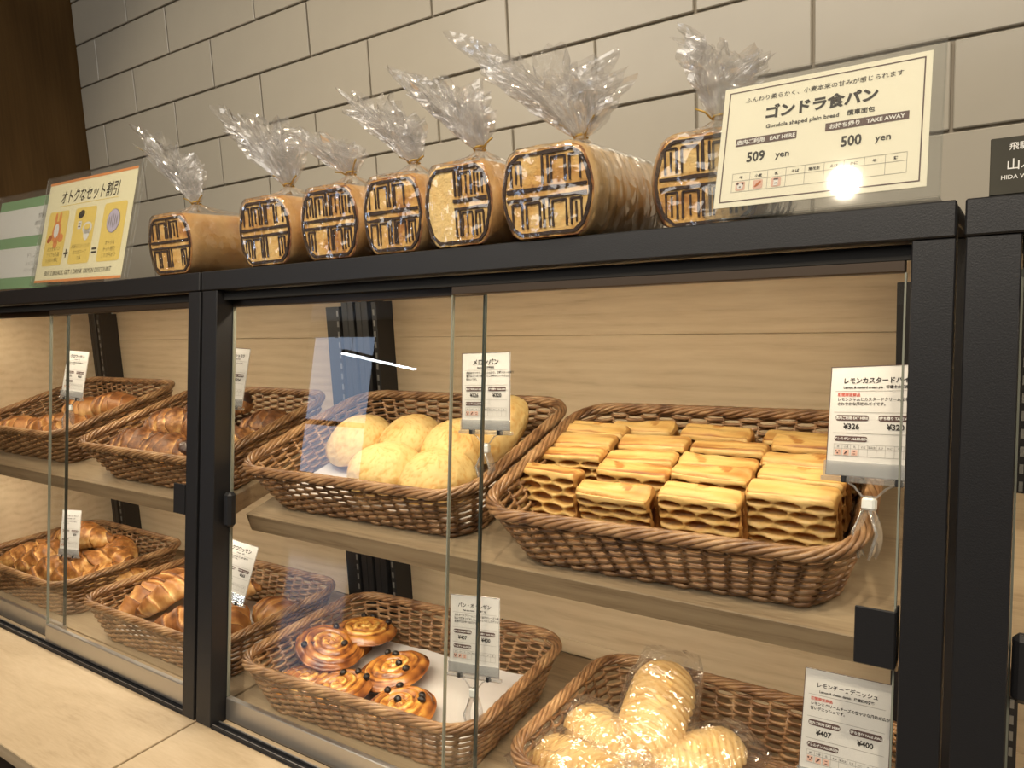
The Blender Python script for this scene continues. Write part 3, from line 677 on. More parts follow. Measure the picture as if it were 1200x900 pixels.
# plain croissants, far left of the shelf
croissants(SH, [
    (-0.815, 0.085, 0.036, 0.3, 0, 0, 'plain pale croissant at the far left of the shelf'),
    (-0.725, 0.115, 0.034, 0.6, 0, 0, 'plain pale croissant left of the glass edge on the shelf'),
    (-0.640, 0.100, 0.036, 0.9, 0, 0, 'plain croissant behind the clip of the upper left card'),
    (-0.605, 0.190, 0.056, 0.15, 0, 0, 'plain croissant lying highest against the back rim'),
    (-0.760, 0.200, 0.036, 0.2, 0, 0, 'plain croissant at the back, behind the glass edges'),
    (-0.560, 0.140, 0.034, 1.1, 0, 0, 'plain croissant by the right rim of the far left basket')], CP, 'plain croissants in the far left basket', 1.18)
# dark cocoa croissants with filling, on the left shelf
cd = croissants(SH, [
    (-0.360, 0.085, 0.034, 0.25, 0, .2, 'dark cocoa croissant at the front left corner of its basket'),
    (-0.345, 0.150, 0.046, 0.35, -.1, 0, 'speckled cocoa croissant lying behind the front left one'),
    (-0.255, 0.075, 0.036, 0.1, 0, 0, 'cocoa croissant with pale stripes beside the black post, filling showing'),
    (-0.240, 0.155, 0.050, -.5, 0, 0, 'speckled cocoa croissant next to the black post, at the back'),
    (-0.300, 0.215, 0.052, 0.7, 0, 0, 'cocoa croissant at the back left with a dark end'),
    (-0.140, 0.120, 0.036, 0.9, 0, 0, 'sugar-speckled croissant seen just right of the black post'),
    (-0.120, 0.190, 0.036, 0.2, 0, 0, 'sugar-speckled croissant at the back right of its basket')], CD, 'cocoa croissants in the shelf basket', 1.18)
for i in (0, 2, 4):
    m = MB(); rows = []
    for j in range(9):
        ph = pi * j / 8; rows.append([(0.045 + 0.014 * cos(ph) + .002 * noise.noise(Vector((j, k, i))), 0.016 * sin(ph) * cos(2 * pi * k / 10), 0.004 + 0.015 * sin(ph) * sin(2 * pi * k / 10) + .003 * noise.noise(Vector((k, j, i)))) for k in range(10)])
    m.grid(rows, close_u=True); tag(m.obj('filling', M['filling'], cd[i], True), 'dark glossy chocolate filling')

# ------------------------------------------------------------------ raisin swirls
def swirl_mesh(seed, R=0.054, turns=4.1):
    rnd = random.Random(seed); m = MB(); nr, na = 44, 84; rows = []; at = []; pitch = R / turns; off = seed * 2.3
    for j in range(nr + 1):
        r0 = R * j / nr; row = []; ra = []
        for k in range(na):
            th = 2 * pi * k / na
            u = r0 / pitch - th / (2 * pi) + 0.10 * noise.noise(Vector((cos(th) * 2, sin(th) * 2, off))); f = u - math.floor(u)
            ridge = abs(sin(pi * f)) ** .7
            e = r0 / R; dome = 0.015 * sqrt(max(0, 1 - e ** 3.2))
            z = dome + 0.0042 * ridge * (1 - e ** 8) - 0.002 + 0.0012 * noise.noise(Vector((cos(th) * r0 * 90, sin(th) * r0 * 90, off)))
            rr = r0 * (1 + 0.05 * noise.noise(Vector((cos(th) * 1.3, sin(th) * 1.3, off + 4))))
            if j == nr: z = 0.004
            row.append((rr * cos(th), rr * sin(th) * .94, z))
            b = 0.38 + 0.25 * e + 0.34 * noise.noise(Vector((cos(th) * 3, sin(th) * 3, off + r0 * 90))) - 0.14 * ridge + 0.14 * (1 - ridge)
            if f > .62 and f < .84 and .1 < e < .80: b -= 0.34 * min(1, .6 + noise.noise(Vector((th, e * 4, off))) * 2)                                    # custard band
            row[-1] = row[-1]; ra.append(b)
        rows.append(row); at.append(ra)
    rows.append([(p[0] * .96, p[1] * .96, 0) for p in rows[-1]]); at.append([.6] * na)
    m.grid(rows, close_u=True, cap1=True, at=at); return m.mesh('raisin_swirl', M['swirl'], True, attr=True)
SW = [swirl_mesh(s) for s in (1, 2, 3)]
def raisin_mesh():
    m = MB(); rows = []
    for j in range(7):
        ph = pi * j / 6; rows.append([(0.0060 * sin(ph) * cos(2 * pi * k / 9) * (1 + .2 * noise.noise(Vector((k, j, 1)))), 0.0050 * sin(ph) * sin(2 * pi * k / 9), 0.0042 * cos(ph)) for k in range(9)])
    m.grid(rows, close_u=True); return m.mesh('raisin', M['choc'], True)
RA = raisin_mesh()
SL = [(0.088, 0.248, 0.046, 0.3, -.10, .05, 'glossy raisin swirl at the back, resting on another with two raisins at its edge', [(-.030, .030), (-.018, .040), (.020, .035)]),
      (0.200, 0.196, 0.034, 1.4, .06, -.04, 'glossy raisin swirl right in the middle of the pile, three raisins on top', [(-.030, .022), (-.012, .020), (.030, -.004), (.012, .001)]),
      (0.272, 0.128, 0.030, 2.2, .06, .0, 'raisin swirl at the front, nearest the price card', [(-.032, .014), (-.002, .002), (.020, .026), (.026, .018), (-.028, .034)]),
      (0.052, 0.225, 0.022, 0.9, .1, .2, 'raisin swirl tucked under the back one', [(.02, -.03)]),
      (0.082, 0.180, 0.050, 3.1, .0, .30, 'darkest raisin swirl turned face down at the left of the pile', [(-.02, .03), (.02, .01), (-.02, -.034)]),
      (0.092, 0.126, 0.022, 4.0, .03, .0, 'raisin swirl at the front left corner, partly under the dark one', [(.005, .035)]),
      (0.162, 0.122, 0.030, 5.2, .08, -.1, 'raisin swirl at the front between the corner one and the card end', [(-.008, .022), (.010, .034), (.030, .030)])]
for i, (x, y, h, a, px_, ry_, lab, rs) in enumerate(SL):
    mt = FL @ TR(x, y, h - 0.008) @ rot(0, px_, ry_) @ Matrix.Rotation(a, 4, 'Z')
    o = put('raisin_swirl', SW[i % 3], None, mt); tag(o, lab, 'pastry', 'raisin swirls in the basket')
    for (u, v) in rs:
        q = Matrix.Rotation(-a, 4, 'Z') @ Vector((u, v, 0)); e = sqrt(u * u + v * v) / .052
        put('raisin', RA, o, TR(q.x, q.y, 0.0165 * sqrt(max(0.05, 1 - e ** 3.2)) + .002) @ rot(random.uniform(0, 3), random.uniform(-.4, .4), 0))

# ------------------------------------------------------------------ bagged danishes
def danish_mesh(seed, L=0.068, W=0.036, H=0.026):
    m = MB(); rows = []; at = []; nu, nv = 40, 56; off = seed * 3.7
    for j in range(nv + 1):
        t = j / nv * 2 - 1; row = []; ra = []; env = max(0, 1 - abs(t) ** 3.5) ** .5
        for k in range(nu):
            th = 2 * pi * k / nu; c = cos(th); s = sin(th)
            # slanting strands meeting along the middle
            ph = t * 7.5 + abs(c) * 1.6 + .15 * noise.noise(Vector((t * 3, c * 2, off))); f = ph - math.floor(ph); ridge = sin(pi * f) ** .6
            up = max(0, s); rr = env * (1 + 0.14 * ridge * (s > -.2) + .05 * noise.noise(Vector((t * 2, c, off))))
            row.append((W * c * rr, L * t, H * s * rr * (1 if s > 0 else .6) + .0015 * noise.noise(Vector((t * 20, th * 3, off))))); ra.append(0.12 + 0.50 * (1 - ridge) * (s > -.2) + .25 * noise.noise(Vector((t * 3, th, off))) + (.3 if s < -.3 else 0))
        rows.append(row); at.append(ra)
    m.grid(rows, close_u=True, at=at); return m.mesh('danish', M['danish'], True, attr=True)
DM = [danish_mesh(s) for s in (1, 2, 3)]
def pouch_mesh(seed, L=0.088, W=0.046, H=0.033):
    """crumpled cellophane pouch with flat sealed ends"""
    m = MB(); rows = []; nu, nv = 44, 44; off = seed * 9.1
    for j in range(nv + 1):
        t = j / nv * 2 - 1; row = []
        e = max(0.03, 1 - abs(t) ** 3) ** .5
        for k in range(nu):
            th = 2 * pi * k / nu; c = cos(th); s = sin(th)
            n1 = noise.noise(Vector((c * 2.6, t * 4, s * 2.6 + off))); n2 = abs(noise.noise(Vector((c * 6, t * 9 + off, s * 6))))
            x = W * (abs(c) ** .8) * (1 if c > 0 else -1) * (1.0 - .25 * abs(t) ** 3 + .10 * n1); z = (H * s * e) * (1 + .22 * n1) - .004 * n2 + .004 * noise.noise(Vector((t * 14, c * 10, off))) * (abs(t) > .7)
            row.append((x, L * t, max(z, -.021)))
        rows.append(row)
    m.grid(rows, close_u=True, cap0=True, cap1=True); return m.mesh('cellophane_pouch', M['film'], False)
PO = [pouch_mesh(s) for s in (1, 2, 3)]
DL = ['bagged pale danish standing highest in the middle of the pile', 'bagged danish lying at the left under the tall one', 'bagged danish at the bottom left with crisp white icing', 'bagged danish pointing to the right back of the basket', 'bagged danish at the front right of the pile']
for i, (x, y, h, yaw, pitch, sc) in enumerate([(0.600, 0.222, 0.070, 0.10, 0.45, 1.0), (0.556, 0.180, 0.042, 1.25, .1, .9), (0.548, 0.120, 0.036, 1.4, 0, .95), (0.655, 0.196, 0.040, -.75, .15, .9), (0.640, 0.120, 0.036, -1.2, 0, .95)]):
    o = put('bagged_danish', DM[i % 3], None, FL @ TR(x, y, h) @ rot(yaw, pitch, 0) @ Matrix.Scale(sc, 4)); tag(o, DL[i], 'pastry', 'bagged danishes in the basket')
    tag(put('cellophane_pouch', PO[i % 3], o), 'clear crumpled cellophane')
# ------------------------------------------------------------------ bagged gondola loaves on top
def sec_half(z):    # half width of the barrel section at height share z
    k = (z - .5) / .5
    w = 0.0535 - 0.0135 * abs(k) ** 1.8
    if abs(k) > .86: w -= 0.006 * ((abs(k) - .86) / .14) ** 2
    return w
LH = 0.085
def loaf_meshes(seed, L=0.095, sliced=False, pale=False):
    m = MB(); rows = []; at = []; ns = 22; nl = 60 if sliced else 26
    prof = [(-sec_half(j / 12), LH * j / 12) for j in range(13)] + [(-sec_half(1) + 2 * sec_half(1) * j / 8, LH) for j in range(1, 8)] + [(sec_half(j / 12), LH * j / 12) for j in range(12, -1, -1)] + [(sec_half(0) - 2 * sec_half(0) * j / 8, 0) for j in range(1, 8)]
    for i in range(nl + 1):
        y = L * i / nl; e = min(y, L - y); sh = 1 - 0.05 * max(0, 1 - e / .006) ** 2; row = []; ra = []
        gro = 0
        if sliced and .012 < y:
            f = (y / 0.0155) % 1; gro = 0.0022 * (1 if f < .16 else 0) + .0006 * sin(y * 800)
        for (x, z) in prof:
            zz = (z - LH / 2) * sh + LH / 2 if z > 0.001 else z
            n = noise.noise(Vector((x * 30, y * 30, z * 30 + seed * 5)))
            row.append((x * sh * (1 + .015 * n) - math.copysign(gro, x), y, max(0, zz + .0008 * n - (gro if z > .01 else 0)))); ra.append(.35 + .4 * n + (.35 if gro > .001 else 0) - (.5 if sliced else 0))
        rows.append(row); at.append(ra)
    m.grid(rows, close_u=True, cap1=True, at=at); crust = m.mesh('crust', M['crust'], True, attr=True)
    # porous front face
    m = MB(); nx, nz = 44, 36; rows = []; at = []
    for j in range(nz + 1):
        z = LH * (.015 + .97 * j / nz); w = sec_half(j / nz) * .955; row = []; ra = []
        for i in range(nx + 1):
            x = -w + 2 * w * i / nx
            n = noise.noise(Vector((x * 160, z * 160, seed * 3))); big = noise.noise(Vector((x * 25, z * 25, seed)))
            edge = max(abs(x) / w, abs(z / LH - .5) * 2)
            row.append((x, -0.0008 + .0009 * n + (.0012 if edge > .97 else 0), z)); ra.append(.35 + .5 * big + .25 * n + (.45 if edge > .93 else 0) - (.55 * max(0, min(1, -x / .012)) if pale else 0))
        rows.append(row); at.append(ra)
    m.grid(rows, at=at); face = m.mesh('crumb_face', M['crumb'], True, attr=True)
    # scorched window pattern
    m = MB(); rnd = random.Random(seed)
    def bar(x0, z0, x1, z1, t):
        d = Vector((x1 - x0, z1 - z0)); l = d.length; d /= l; nn = Vector((-d.y, d.x)) * t / 2; seg = max(1, int(l / .008)); vs = []
        for k in range(seg + 1):
            p = Vector((x0, z0)) + d * l * k / seg; j = rnd.uniform(.65, 1.15)
            for s in (-1, 1):
                for yy in (-0.0024, -0.0002): vs.append((p.x + nn.x * s * j, yy + rnd.uniform(-.0003, .0003), p.y + nn.y * s * j))
        fs = []
        for k in range(seg):
            a = 4 * k; b = a + 4; fs += [(a, b, b + 2, a + 2), (a, a + 1, b + 1, b), (a + 2, b + 2, b + 3, a + 3)]
        fs += [(0, 2, 3, 1), (4 * seg, 4 * seg + 1, 4 * seg + 3, 4 * seg + 2)]
        m.add(vs, fs)
    ring = [(sec_half(z) * .89 * sx, LH * (.06 + .88 * z)) for sx, zs in ((1, [i / 10 for i in range(11)]), (-1, [i / 10 for i in range(10, -1, -1)])) for z in zs]
    for a, b in zip(ring, ring[1:] + ring[:1]): bar(*a, *b, 0.0034)
    if pale: bar(-.004, .0385, .044, .0385, .0030); bar(-.006, .0470, .044, .0470, .0036)
    else: bar(-.044, .0385, .044, .0385, .0030); bar(-.044, .0470, .044, .0470, .0036)
    for zb, zt in ((.0515, .0745), (.0105, .0345)):
        for xa, xb in ((-.038, -.027), (-.022, -.007), (.007, .022), (.027, .038)):
            if rnd.random() < .12 or pale and xa < 0: continue
            bar(xa, zb, xa, zt, .0020); bar(xb, zb, xb, zt, .0020); bar(xa, zt, xb, zt, .0020)
            if rnd.random() < .5: bar((xa + xb) / 2, zb + .002, (xa + xb) / 2, zt - .003, .0018)
        bar(-.0025, zb, -.0025, zt + .004, .0026); bar(.0035, zb, .0035, zt + .002, .0022)
    mark = m.mesh('scorched_pattern', M['char'])
    return crust, face, mark
def bag_mesh(seed, L, lean, spread, height, yt=0.5):
    """cellophane sleeve: closed round the loaf, cinched at the tie, fanned out above it"""
    rnd = random.Random(seed); rows = []; fan = []; nu = 96; m = MB(); off = seed * 4.4
    hw, hl = 0.0555, L / 2 + .006
    tie = Vector((0.0, L * yt, LH + 0.018)); ph = [rnd.uniform(0, 6.28) for _ in range(4)]
    def pleat(u): return .5 * sin(u * 9 + ph[0]) + .35 * sin(u * 17 + ph[1]) + .25 * sin(u * 29 + ph[2])
    for j in range(27):
        t = j / 26; row = []
        for k in range(nu):
            u = 2 * pi * k / nu; c, s = cos(u), sin(u); q = (abs(c) ** 8 + abs(s) ** 8) ** (-1 / 8)
            z = LH * min(1, t / .62) + .0015
            w = sec_half(min(1, t / .62)) + .0022
            base = Vector((c * q * w, L / 2 + s * q * hl, z))
            w1 = noise.noise(Vector((c * 3, s * 3, t * 6 + off)))
            base += Vector((c, s, 0)) * (.0010 + .0018 * abs(w1)) + Vector((0, 0, 0))
            if t > .62:
                g = (t - .62) / .38; gg = g ** 0.75
                tp = tie + Vector((c, s, 0)) * (.0048 + .0012 * pleat(u)); base = base.lerp(tp, gg)
                base.z = LH + .0025 + (tie.z - LH - .0025) * g ** 2.2 + .0028 * pleat(u) * sin(pi * min(1, g)) + .002 * w1
            row.append(base)
        rows.append(row)
    m.grid(rows, close_u=True); body = m.mesh('cellophane_bag', M['film'], True)
    m = MB()
    for layer, (ks, ko) in enumerate(((1.0, 0.0), (0.62, 7.7), (0.86, 3.3))):
        rows = []
        for j in range(28):
            t = j / 27; row = []
            for k in range(nu):
                u = 2 * pi * k / nu; c, s = cos(u), sin(u); f = t ** 0.8
                pl = pleat(u + ko) * (1 + .5 * noise.noise(Vector((c * 2, s * 2, t * 3 + off + ko))))
                rx = .004 + ks * spread * f * (1 + .45 * pl); ry = .004 + ks * spread * .42 * f * (1 + .8 * pl)
                side = 1 - .26 * c                                                     # the left edge of the mouth stands higher
                zz = tie.z + height * t * (1 - .12 * layer) * side * (1 + (.34 * noise.noise(Vector((c * 1.9, s * 1.9, off + 3 + ko))) + .12 * pl) * t)
                row.append(Vector((c * rx + lean * (1 - .15 * layer) * t ** 1.1 + .012 * t * noise.noise(Vector((t * 6, u, off + ko))), tie.y + s * ry + .008 * t * noise.noise(Vector((u * 2, t * 5, off + ko))), zz)))
            rows.append(row)
        m.grid(rows, close_u=True)
    top = m.mesh('gathered_top', M['film_fan'], False)
    return body, top, tie
def tie_mesh(tie, seed):
    rnd = random.Random(seed); m = MB()
    m.tube([tie + Vector((.0065 * cos(a), .0065 * sin(a), .0006 * a)) for a in [2 * pi * k / 14 * 1.5 for k in range(15)]], 0.0011, 5)
    for k in range(2):
        a = rnd.uniform(-.6, .6) + (0 if k else pi); e = Vector((cos(a) * .022, -.010 * rnd.random(), rnd.uniform(.004, .020)))
        m.tube([tie + Vector((.006 * cos(a), -.003, 0)), tie + e * .6 + Vector((0, 0, .001)), tie + e], 0.0010, 5)
    return m.mesh('twist_tie', M['tie'], True)
LOAVES = [(-0.072, 0.086, 0.165, -0.065, .046, .090, 0.02, 'bagged loaf with a scorched window pattern, leftmost on the cabinet top beside the yellow sign'),
          (0.140, 0.086, 0.150, -0.052, .058, .088, 0.0, 'bagged loaf with a scorched window pattern, second from the left'),
          (0.257, 0.088, 0.140, -0.055, .048, .052, 0.02, 'bagged loaf with a scorched window pattern, third from the left with a low bag top'),
          (0.357, 0.090, 0.140, -0.062, .050, .074, -0.02, 'bagged loaf with a scorched window pattern, fourth from the left'),
          (0.454, 0.084, 0.140, -0.064, .056, .080, -0.04, 'bagged loaf with half its pattern pale, left of the big sliced loaf'),
          (0.563, 0.080, 0.180, -0.052, .074, .086, 0.0, 'largest bagged loaf, sliced, with tall crumpled cellophane, in the middle right'),
          (0.700, 0.134, 0.150, 0.004, .034, .064, 0.03, 'bagged loaf partly hidden behind the big framed price sign')]
for i, (x, y, L, lean, spread, hgt, yaw, lab) in enumerate(LOAVES):
    t = thing('bagged_loaf', lab, 'bread', TR(x, y, 0.6262) @ Matrix.Rotation(yaw, 4, 'Z'), 'bagged loaves on the cabinet top')
    cr, fa, mk = loaf_meshes(i + 1, L, sliced=(i == 5), pale=(i == 4))
    t.scale = ((1, 1, .93, .885, .885, 1, 1)[i], 1, 1)
    put('crust', cr, t); put('crumb_face', fa, t); put('scorched_pattern', mk, t)
    b, tp, tie = bag_mesh(i + 1, L, lean, spread, hgt, 0.42 if i == 5 else .3)
    put('cellophane_bag', b, t); put('gathered_top', tp, t); put('twist_tie', tie_mesh(tie, i), t)

# ------------------------------------------------------------------ price cards
def card(pose, label, lines, w=0.07, h=0.09, post=0.05, both=True):
    x, y, z, yaw, tilt, roll = pose
    X = Vector((cos(yaw), sin(yaw), 0)); bk = Vector((-sin(yaw), cos(yaw), 0)); U = Vector((0, 0, 1)) * cos(tilt) + bk * sin(tilt)
    X2 = X * cos(roll) + U * sin(roll); U2 = U * cos(roll) - X * sin(roll); Y2 = U2.cross(X2)
    mt = Matrix(((X2.x, Y2.x, U2.x, x), (X2.y, Y2.y, U2.y, y), (X2.z, Y2.z, U2.z, z), (0, 0, 0, 1)))
    t = thing('price_card', label, 'price card', mt, 'price cards on clip stands')
    bbx('card', -w / 2, w / 2, 0, 0.0006, 0, h, M['paper'], t, b=0.0001)
    P = Print(-0.0003); s = w / 0.07; title, sub, red, desc, p1, p2 = lines
    P.frame(-w / 2, w / 2, 0, h, 0.0006, 'plum')
    k = min(1.0, 6.2 / max(len(title), 1))
    P.text(title, 0, h * .845, 0.0076 * s * (k if len(title) > 6 else 1) * (1.06 if len(title) > 8 else 1), 'ink', bold=.025)
    P.text(sub, 0, h * .795, 0.0027 * s, 'ink', bold=.03)
    P.rect(-w * .44, w * .44, h * .770, h * .7735, 'grey')
    zz = h * .725
    if red: P.text(red, -w * .41, zz, 0.0030 * s, 'red', bold=.03, ax='LEFT'); zz -= h * .042
    for d in desc: P.text(d, -w * .41, zz, 0.0030 * s, 'ink', bold=.02, ax='LEFT'); zz -= h * .042
    P.rect(-w * .44, w * .44, h * .575, h * .5785, 'grey')
    for cx, tx in ((-w * .235, '店内ご利用 EAT HERE'), (w * .235, 'お持ち帰り TAKE AWAY')):
        P.round(cx - w * .185, cx + w * .185, h * .500, h * .552, h * .024, 'plum'); P.text(tx, cx, h * .514, 0.0026 * s, 'white', lay=2, bold=.02)
    P.text(p1, -w * .235, h * .425, 0.0060 * s, 'ink', bold=.03); P.text(p2, w * .235, h * .425, 0.0060 * s, 'ink', bold=.03)
    P.rect(-w * .44, w * .44, h * .385, h * .3885, 'grey')
    P.round(-w * .42, -w * .05, h * .312, h * .360, h * .022, 'plum'); P.text('アレルゲン ALLERGEN', -w * .235, h * .325, 0.0026 * s, 'white', lay=2, bold=.02)
    x0, cw = -w * .42, w * .84 / 9
    for r_ in (.285, .245, .180): P.rect(x0, x0 + cw * 9, h * r_, h * r_ + .00025, 'grey')
    for c_ in range(10): P.rect(x0 + cw * c_, x0 + cw * c_ + .00025, h * .180, h * .285, 'grey')
    for c_, nm in enumerate(['卵', '小麦', '乳', 'そば', '落花生', 'えび', 'かに', '牛', '鶏']): P.text(nm, x0 + cw * (c_ + .5), h * .255, 0.0019 * s, 'ink')
    for c_ in range(3):
        cx = x0 + cw * (c_ + .5); P.rect(cx - cw * .36, cx + cw * .36, h * .187, h * .238, 'pink')
        if c_ == 0: P.ell(cx - .0013, h * .222, .0007, .0007, 'plum', 2); P.ell(cx + .0013, h * .222, .0007, .0007, 'plum', 2); P.ell(cx, h * .203, .0008, .0006, 'plum', 2)
        if c_ == 1: P.ell(cx, h * .212, .0022, .0006, 'plum', 2, a=.8)
        if c_ == 2: P.rect(cx - .001, cx + .001, h * .220, h * .226, 'plum', 2); P.rect(cx - .001, cx + .001, h * .198, h * .204, 'plum', 2)
    P.done('lettering', t)
    hd = bbx('card_holder', -w / 2 - .001, w / 2 + .001, -0.0022, -0.0008, -0.001, h * .13, M['clip'], t, b=.0003)
    m = MB(); m.bbox(-w / 2 - .003, w / 2 + .003, -0.0032, 0.0028, -0.0052, -0.0012, .0006); m.obj('holder_bar', M['clip'], t)
    for sx in (-.27, .30): bbx('holder_peg', w * sx - .002, w * sx + .002, -0.0042, 0.003, -0.0056, 0.0002, M['black'], t, b=.0005)
    m = MB(); m.tube([(-w * .25, 0, -.005), (-w * .17, 0, -.008), (-w * .08, 0, -.0155), (w * .08, 0, -.0155), (w * .17, 0, -.008), (w * .25, 0, -.005)], .0009, 6)
    m.tube([(0, 0, -.015), (0, .001, -.024)], .0022, 8); m.obj('bracket', M['clip'], t)
    bbx('socket', -.0055, .0055, -.003, .004, -.0265, -.0165, M['milky'], t, b=.0015)
    # jaws gripping the wicker rim
    m = MB()
    for q in (-1, 1):
        rows = []
        for j in range(9):
            v = j / 8; rows.append([Vector((q * (.002 + .007 * sin(pi * v * .9)), -.004 + .012 * u, -.026 - post * v + .003 * sin(u * pi))) for u in (0, .25, .5, .75, 1)])
        m.grid(rows)
        m.tube([(q * .003, -.004, -.027), (q * .010, -.005, -.027 - post * .45), (q * .004, -.004, -.026 - post)], .0013, 6)
    m.obj('clip_jaw', M['clip'], t, True)
    return t
card((.434, .137, .42, -.024, .156, .042), 'white price card reading 326 and 320 yen over the melon buns', ('メロンパン', 'Melon bun   菠萝面包', None, ['表面はサクサク、中はふんわり、発酵バターの香り', '豊かなクッキー生地。どこか懐かしいやさしい', '味わいです。'], '¥326', '¥320'), post=.036)
card((.84, .115, .41, -.347, .263, .091), 'white price card for the lattice pies, cut off by the right black post', ('レモンカスタードパイ', 'Lemon & custard cream pie   檸檬卡士達派', '期間限定商品', ['レモンジャムとカスタードクリームを包んだ', 'さわやかな風味のパイです。'], '¥326', '¥320'), w=.078, h=.094, post=.040)
card((.419, .107, .13, .064, .255, .083), 'white price card reading 407 and 400 yen over the raisin swirls', ('パン・オ・レザン', 'Pain aux raisins   葡萄乾麵包', None, ['カスタードクリームとラム酒漬けのレーズンを、巻', '込んで焼き上げました。しっとりとしたデニッシュ', '生地が口の中でほどけます。'], '¥407', '¥400'), post=.040)
card((.825, .081, .144, 0, .454, .019), 'white price card over the bagged danishes at the bottom right corner', ('レモンチーズデニッシュ', 'Lemon & cheese danish   檸檬起司丹麥', '期間限定商品', ['レモンとクリームチーズの爽やかな風味が広がる', '甘いデニッシュです。'], '¥407', '¥400'), h=.094, post=.036)
card((-.554, .148, .419, .095, .25, -.054), 'small price card over the far left shelf basket, across the glass edge', ('クロワッサン', 'Croissant   可頌', None, ['発酵バターを使用した、香り豊かな', 'クロワッサンです。'], '¥270', '¥265'), post=.040)
card((-.632, .14, .093, .043, .243, .083), 'small price card standing among the almond croissants', ('クロワッサン・オ・ザマンド', 'Almond croissant   杏仁可頌', None, ['アーモンドクリームをのせて香ばしく', '焼き上げました。'], '¥380', '¥374'), post=.030)
card((-.095, .135, .110, .10, .38, -.10), 'slanted price card right of the black post, over the golden croissants', ('クロワッサン', 'Croissant   可頌', None, ['発酵バターを使用した、香り豊かな', 'クロワッサンです。'], '¥270', '¥265'), post=.036)
card((-.070, .150, .425, .06, .25, -.06), 'sliver of a price card right of the black post on the shelf', ('パン・オ・ショコラ', 'Pain au chocolat   巧克力可頌', None, ['チョコレートを包んだデニッシュです。'], '¥330', '¥324'), post=.036)

# ------------------------------------------------------------------ signs on the cabinet top
def sign_frame(x, y, z, w, h, tilt, yaw, label, cat='sign', margin=(.006, .006, .010), roll=0.0):
    mt = TR(x, y, z) @ Matrix.Rotation(yaw, 4, 'Z') @ Matrix.Rotation(-tilt, 4, 'X') @ Matrix.Rotation(roll, 4, 'Y')
    return thing('shop_sign', label, cat, mt)
def acrylic(t, x0, x1, z0, z1, tilt, foot=.05):
    m = MB(); m.bbox(x0, x1, -.0034, -.0020, z0, z1, .0003); m.bbox(x0, x1, .0012, .0026, z0, z1, .0003)
    m.bbox(x0 - .0005, x0 + .001, -.0034, .0026, z0, z1, .0002); m.bbox(x1 - .001, x1 + .0005, -.0034, .0026, z0, z1, .0002)
    m.obj('acrylic_holder', M['acrylic'], t)
    back = Matrix.Rotation(tilt, 4, 'X'); m = MB(); m.bbox(x0, x1, .001, foot, .0, .0016, .0003, back @ TR(0, 0, z0)); m.obj('acrylic_foot', M['acrylic'], t)
# big cream bread sign
t = sign_frame(.797, .100, .6390, .16, .113, .36, 0, 'large cream price sign reading 509 yen and 500 yen beside the loaves')
bbx('sign_card', -.080, .080, 0, .0006, 0, .113, M['cream'], t, b=.0001)
acrylic(t, -.086, .089, -.010, .121, .36)
P = Print(-.0003)
P.frame(-.0755, .0755, .0045, .1085, .0010, 'plum')
P.text('ふんわり柔らかく、小麦本来の甘みが感じられます', 0, .0965, .0052, 'ink', bold=.005, sx=1.02)
P.text('ゴンドラ食パン', 0, .0790, .0128, 'ink', bold=.045, sx=.98)
P.text('Gondola shaped plain bread    纜車面包', .000, .0690, .0051, 'ink', bold=.02)
P.rect(-.066, -.016, .0555, .0625, 'plum'); P.text('店内ご利用   EAT HERE', -.041, .0572, .0047, 'white', lay=2, bold=.03)
P.rect(.006, .066, .0575, .0645, 'plum'); P.text('お持ち帰り   TAKE AWAY', .036, .0592, .0047, 'white', lay=2, bold=.03)
P.text('509', -.048, .0400, .0125, 'ink', bold=.03, sx=.82); P.text('yen', -.026, .0405, .0080, 'ink', bold=.02)
P.text('500', .026, .0420, .0125, 'ink', bold=.03, sx=.82); P.text('yen', .049, .0425, .0080, 'ink', bold=.02)
x0, cw = -.066, .132 / 9
for zz in (.0130, .0230, .0300): P.rect(x0, x0 + cw * 9, zz, zz + .0003, 'grey')
for c_ in range(10): P.rect(x0 + cw * c_, x0 + cw * c_ + .0003, .0130, .0303, 'grey')
for c_, nm in enumerate(['卵', '小麦', '乳', 'そば', '落花生', 'えび', 'かに', '牛', '鶏']): P.text(nm, x0 + cw * (c_ + .5), .0250, .0030, 'ink', bold=.02)
for c_ in range(3):
    cx = x0 + cw * (c_ + .5); P.round(cx - .004, cx + .004, .0142, .0222, .0012, 'pink')
    if c_ == 0:
        P.ell(cx, .0180, .0026, .0026, 'white', 2); P.ell(cx - .0021, .0202, .0010, .0010, 'plum', 3); P.ell(cx + .0021, .0202, .0010, .0010, 'plum', 3); P.ell(cx, .0172, .0008, .0006, 'plum', 3)
    if c_ == 1: P.ell(cx, .0182, .0036, .0011, 'redbr', 2, a=.75)
    if c_ == 2: P.rect(cx - .0018, cx + .0018, .0150, .0205, 'white', 2); P.rect(cx - .0018, cx + .0018, .0200, .0212, 'plum', 3); P.rect(cx - .0012, cx + .0012, .0165, .0175, 'plum', 3)
P.done('lettering', t)
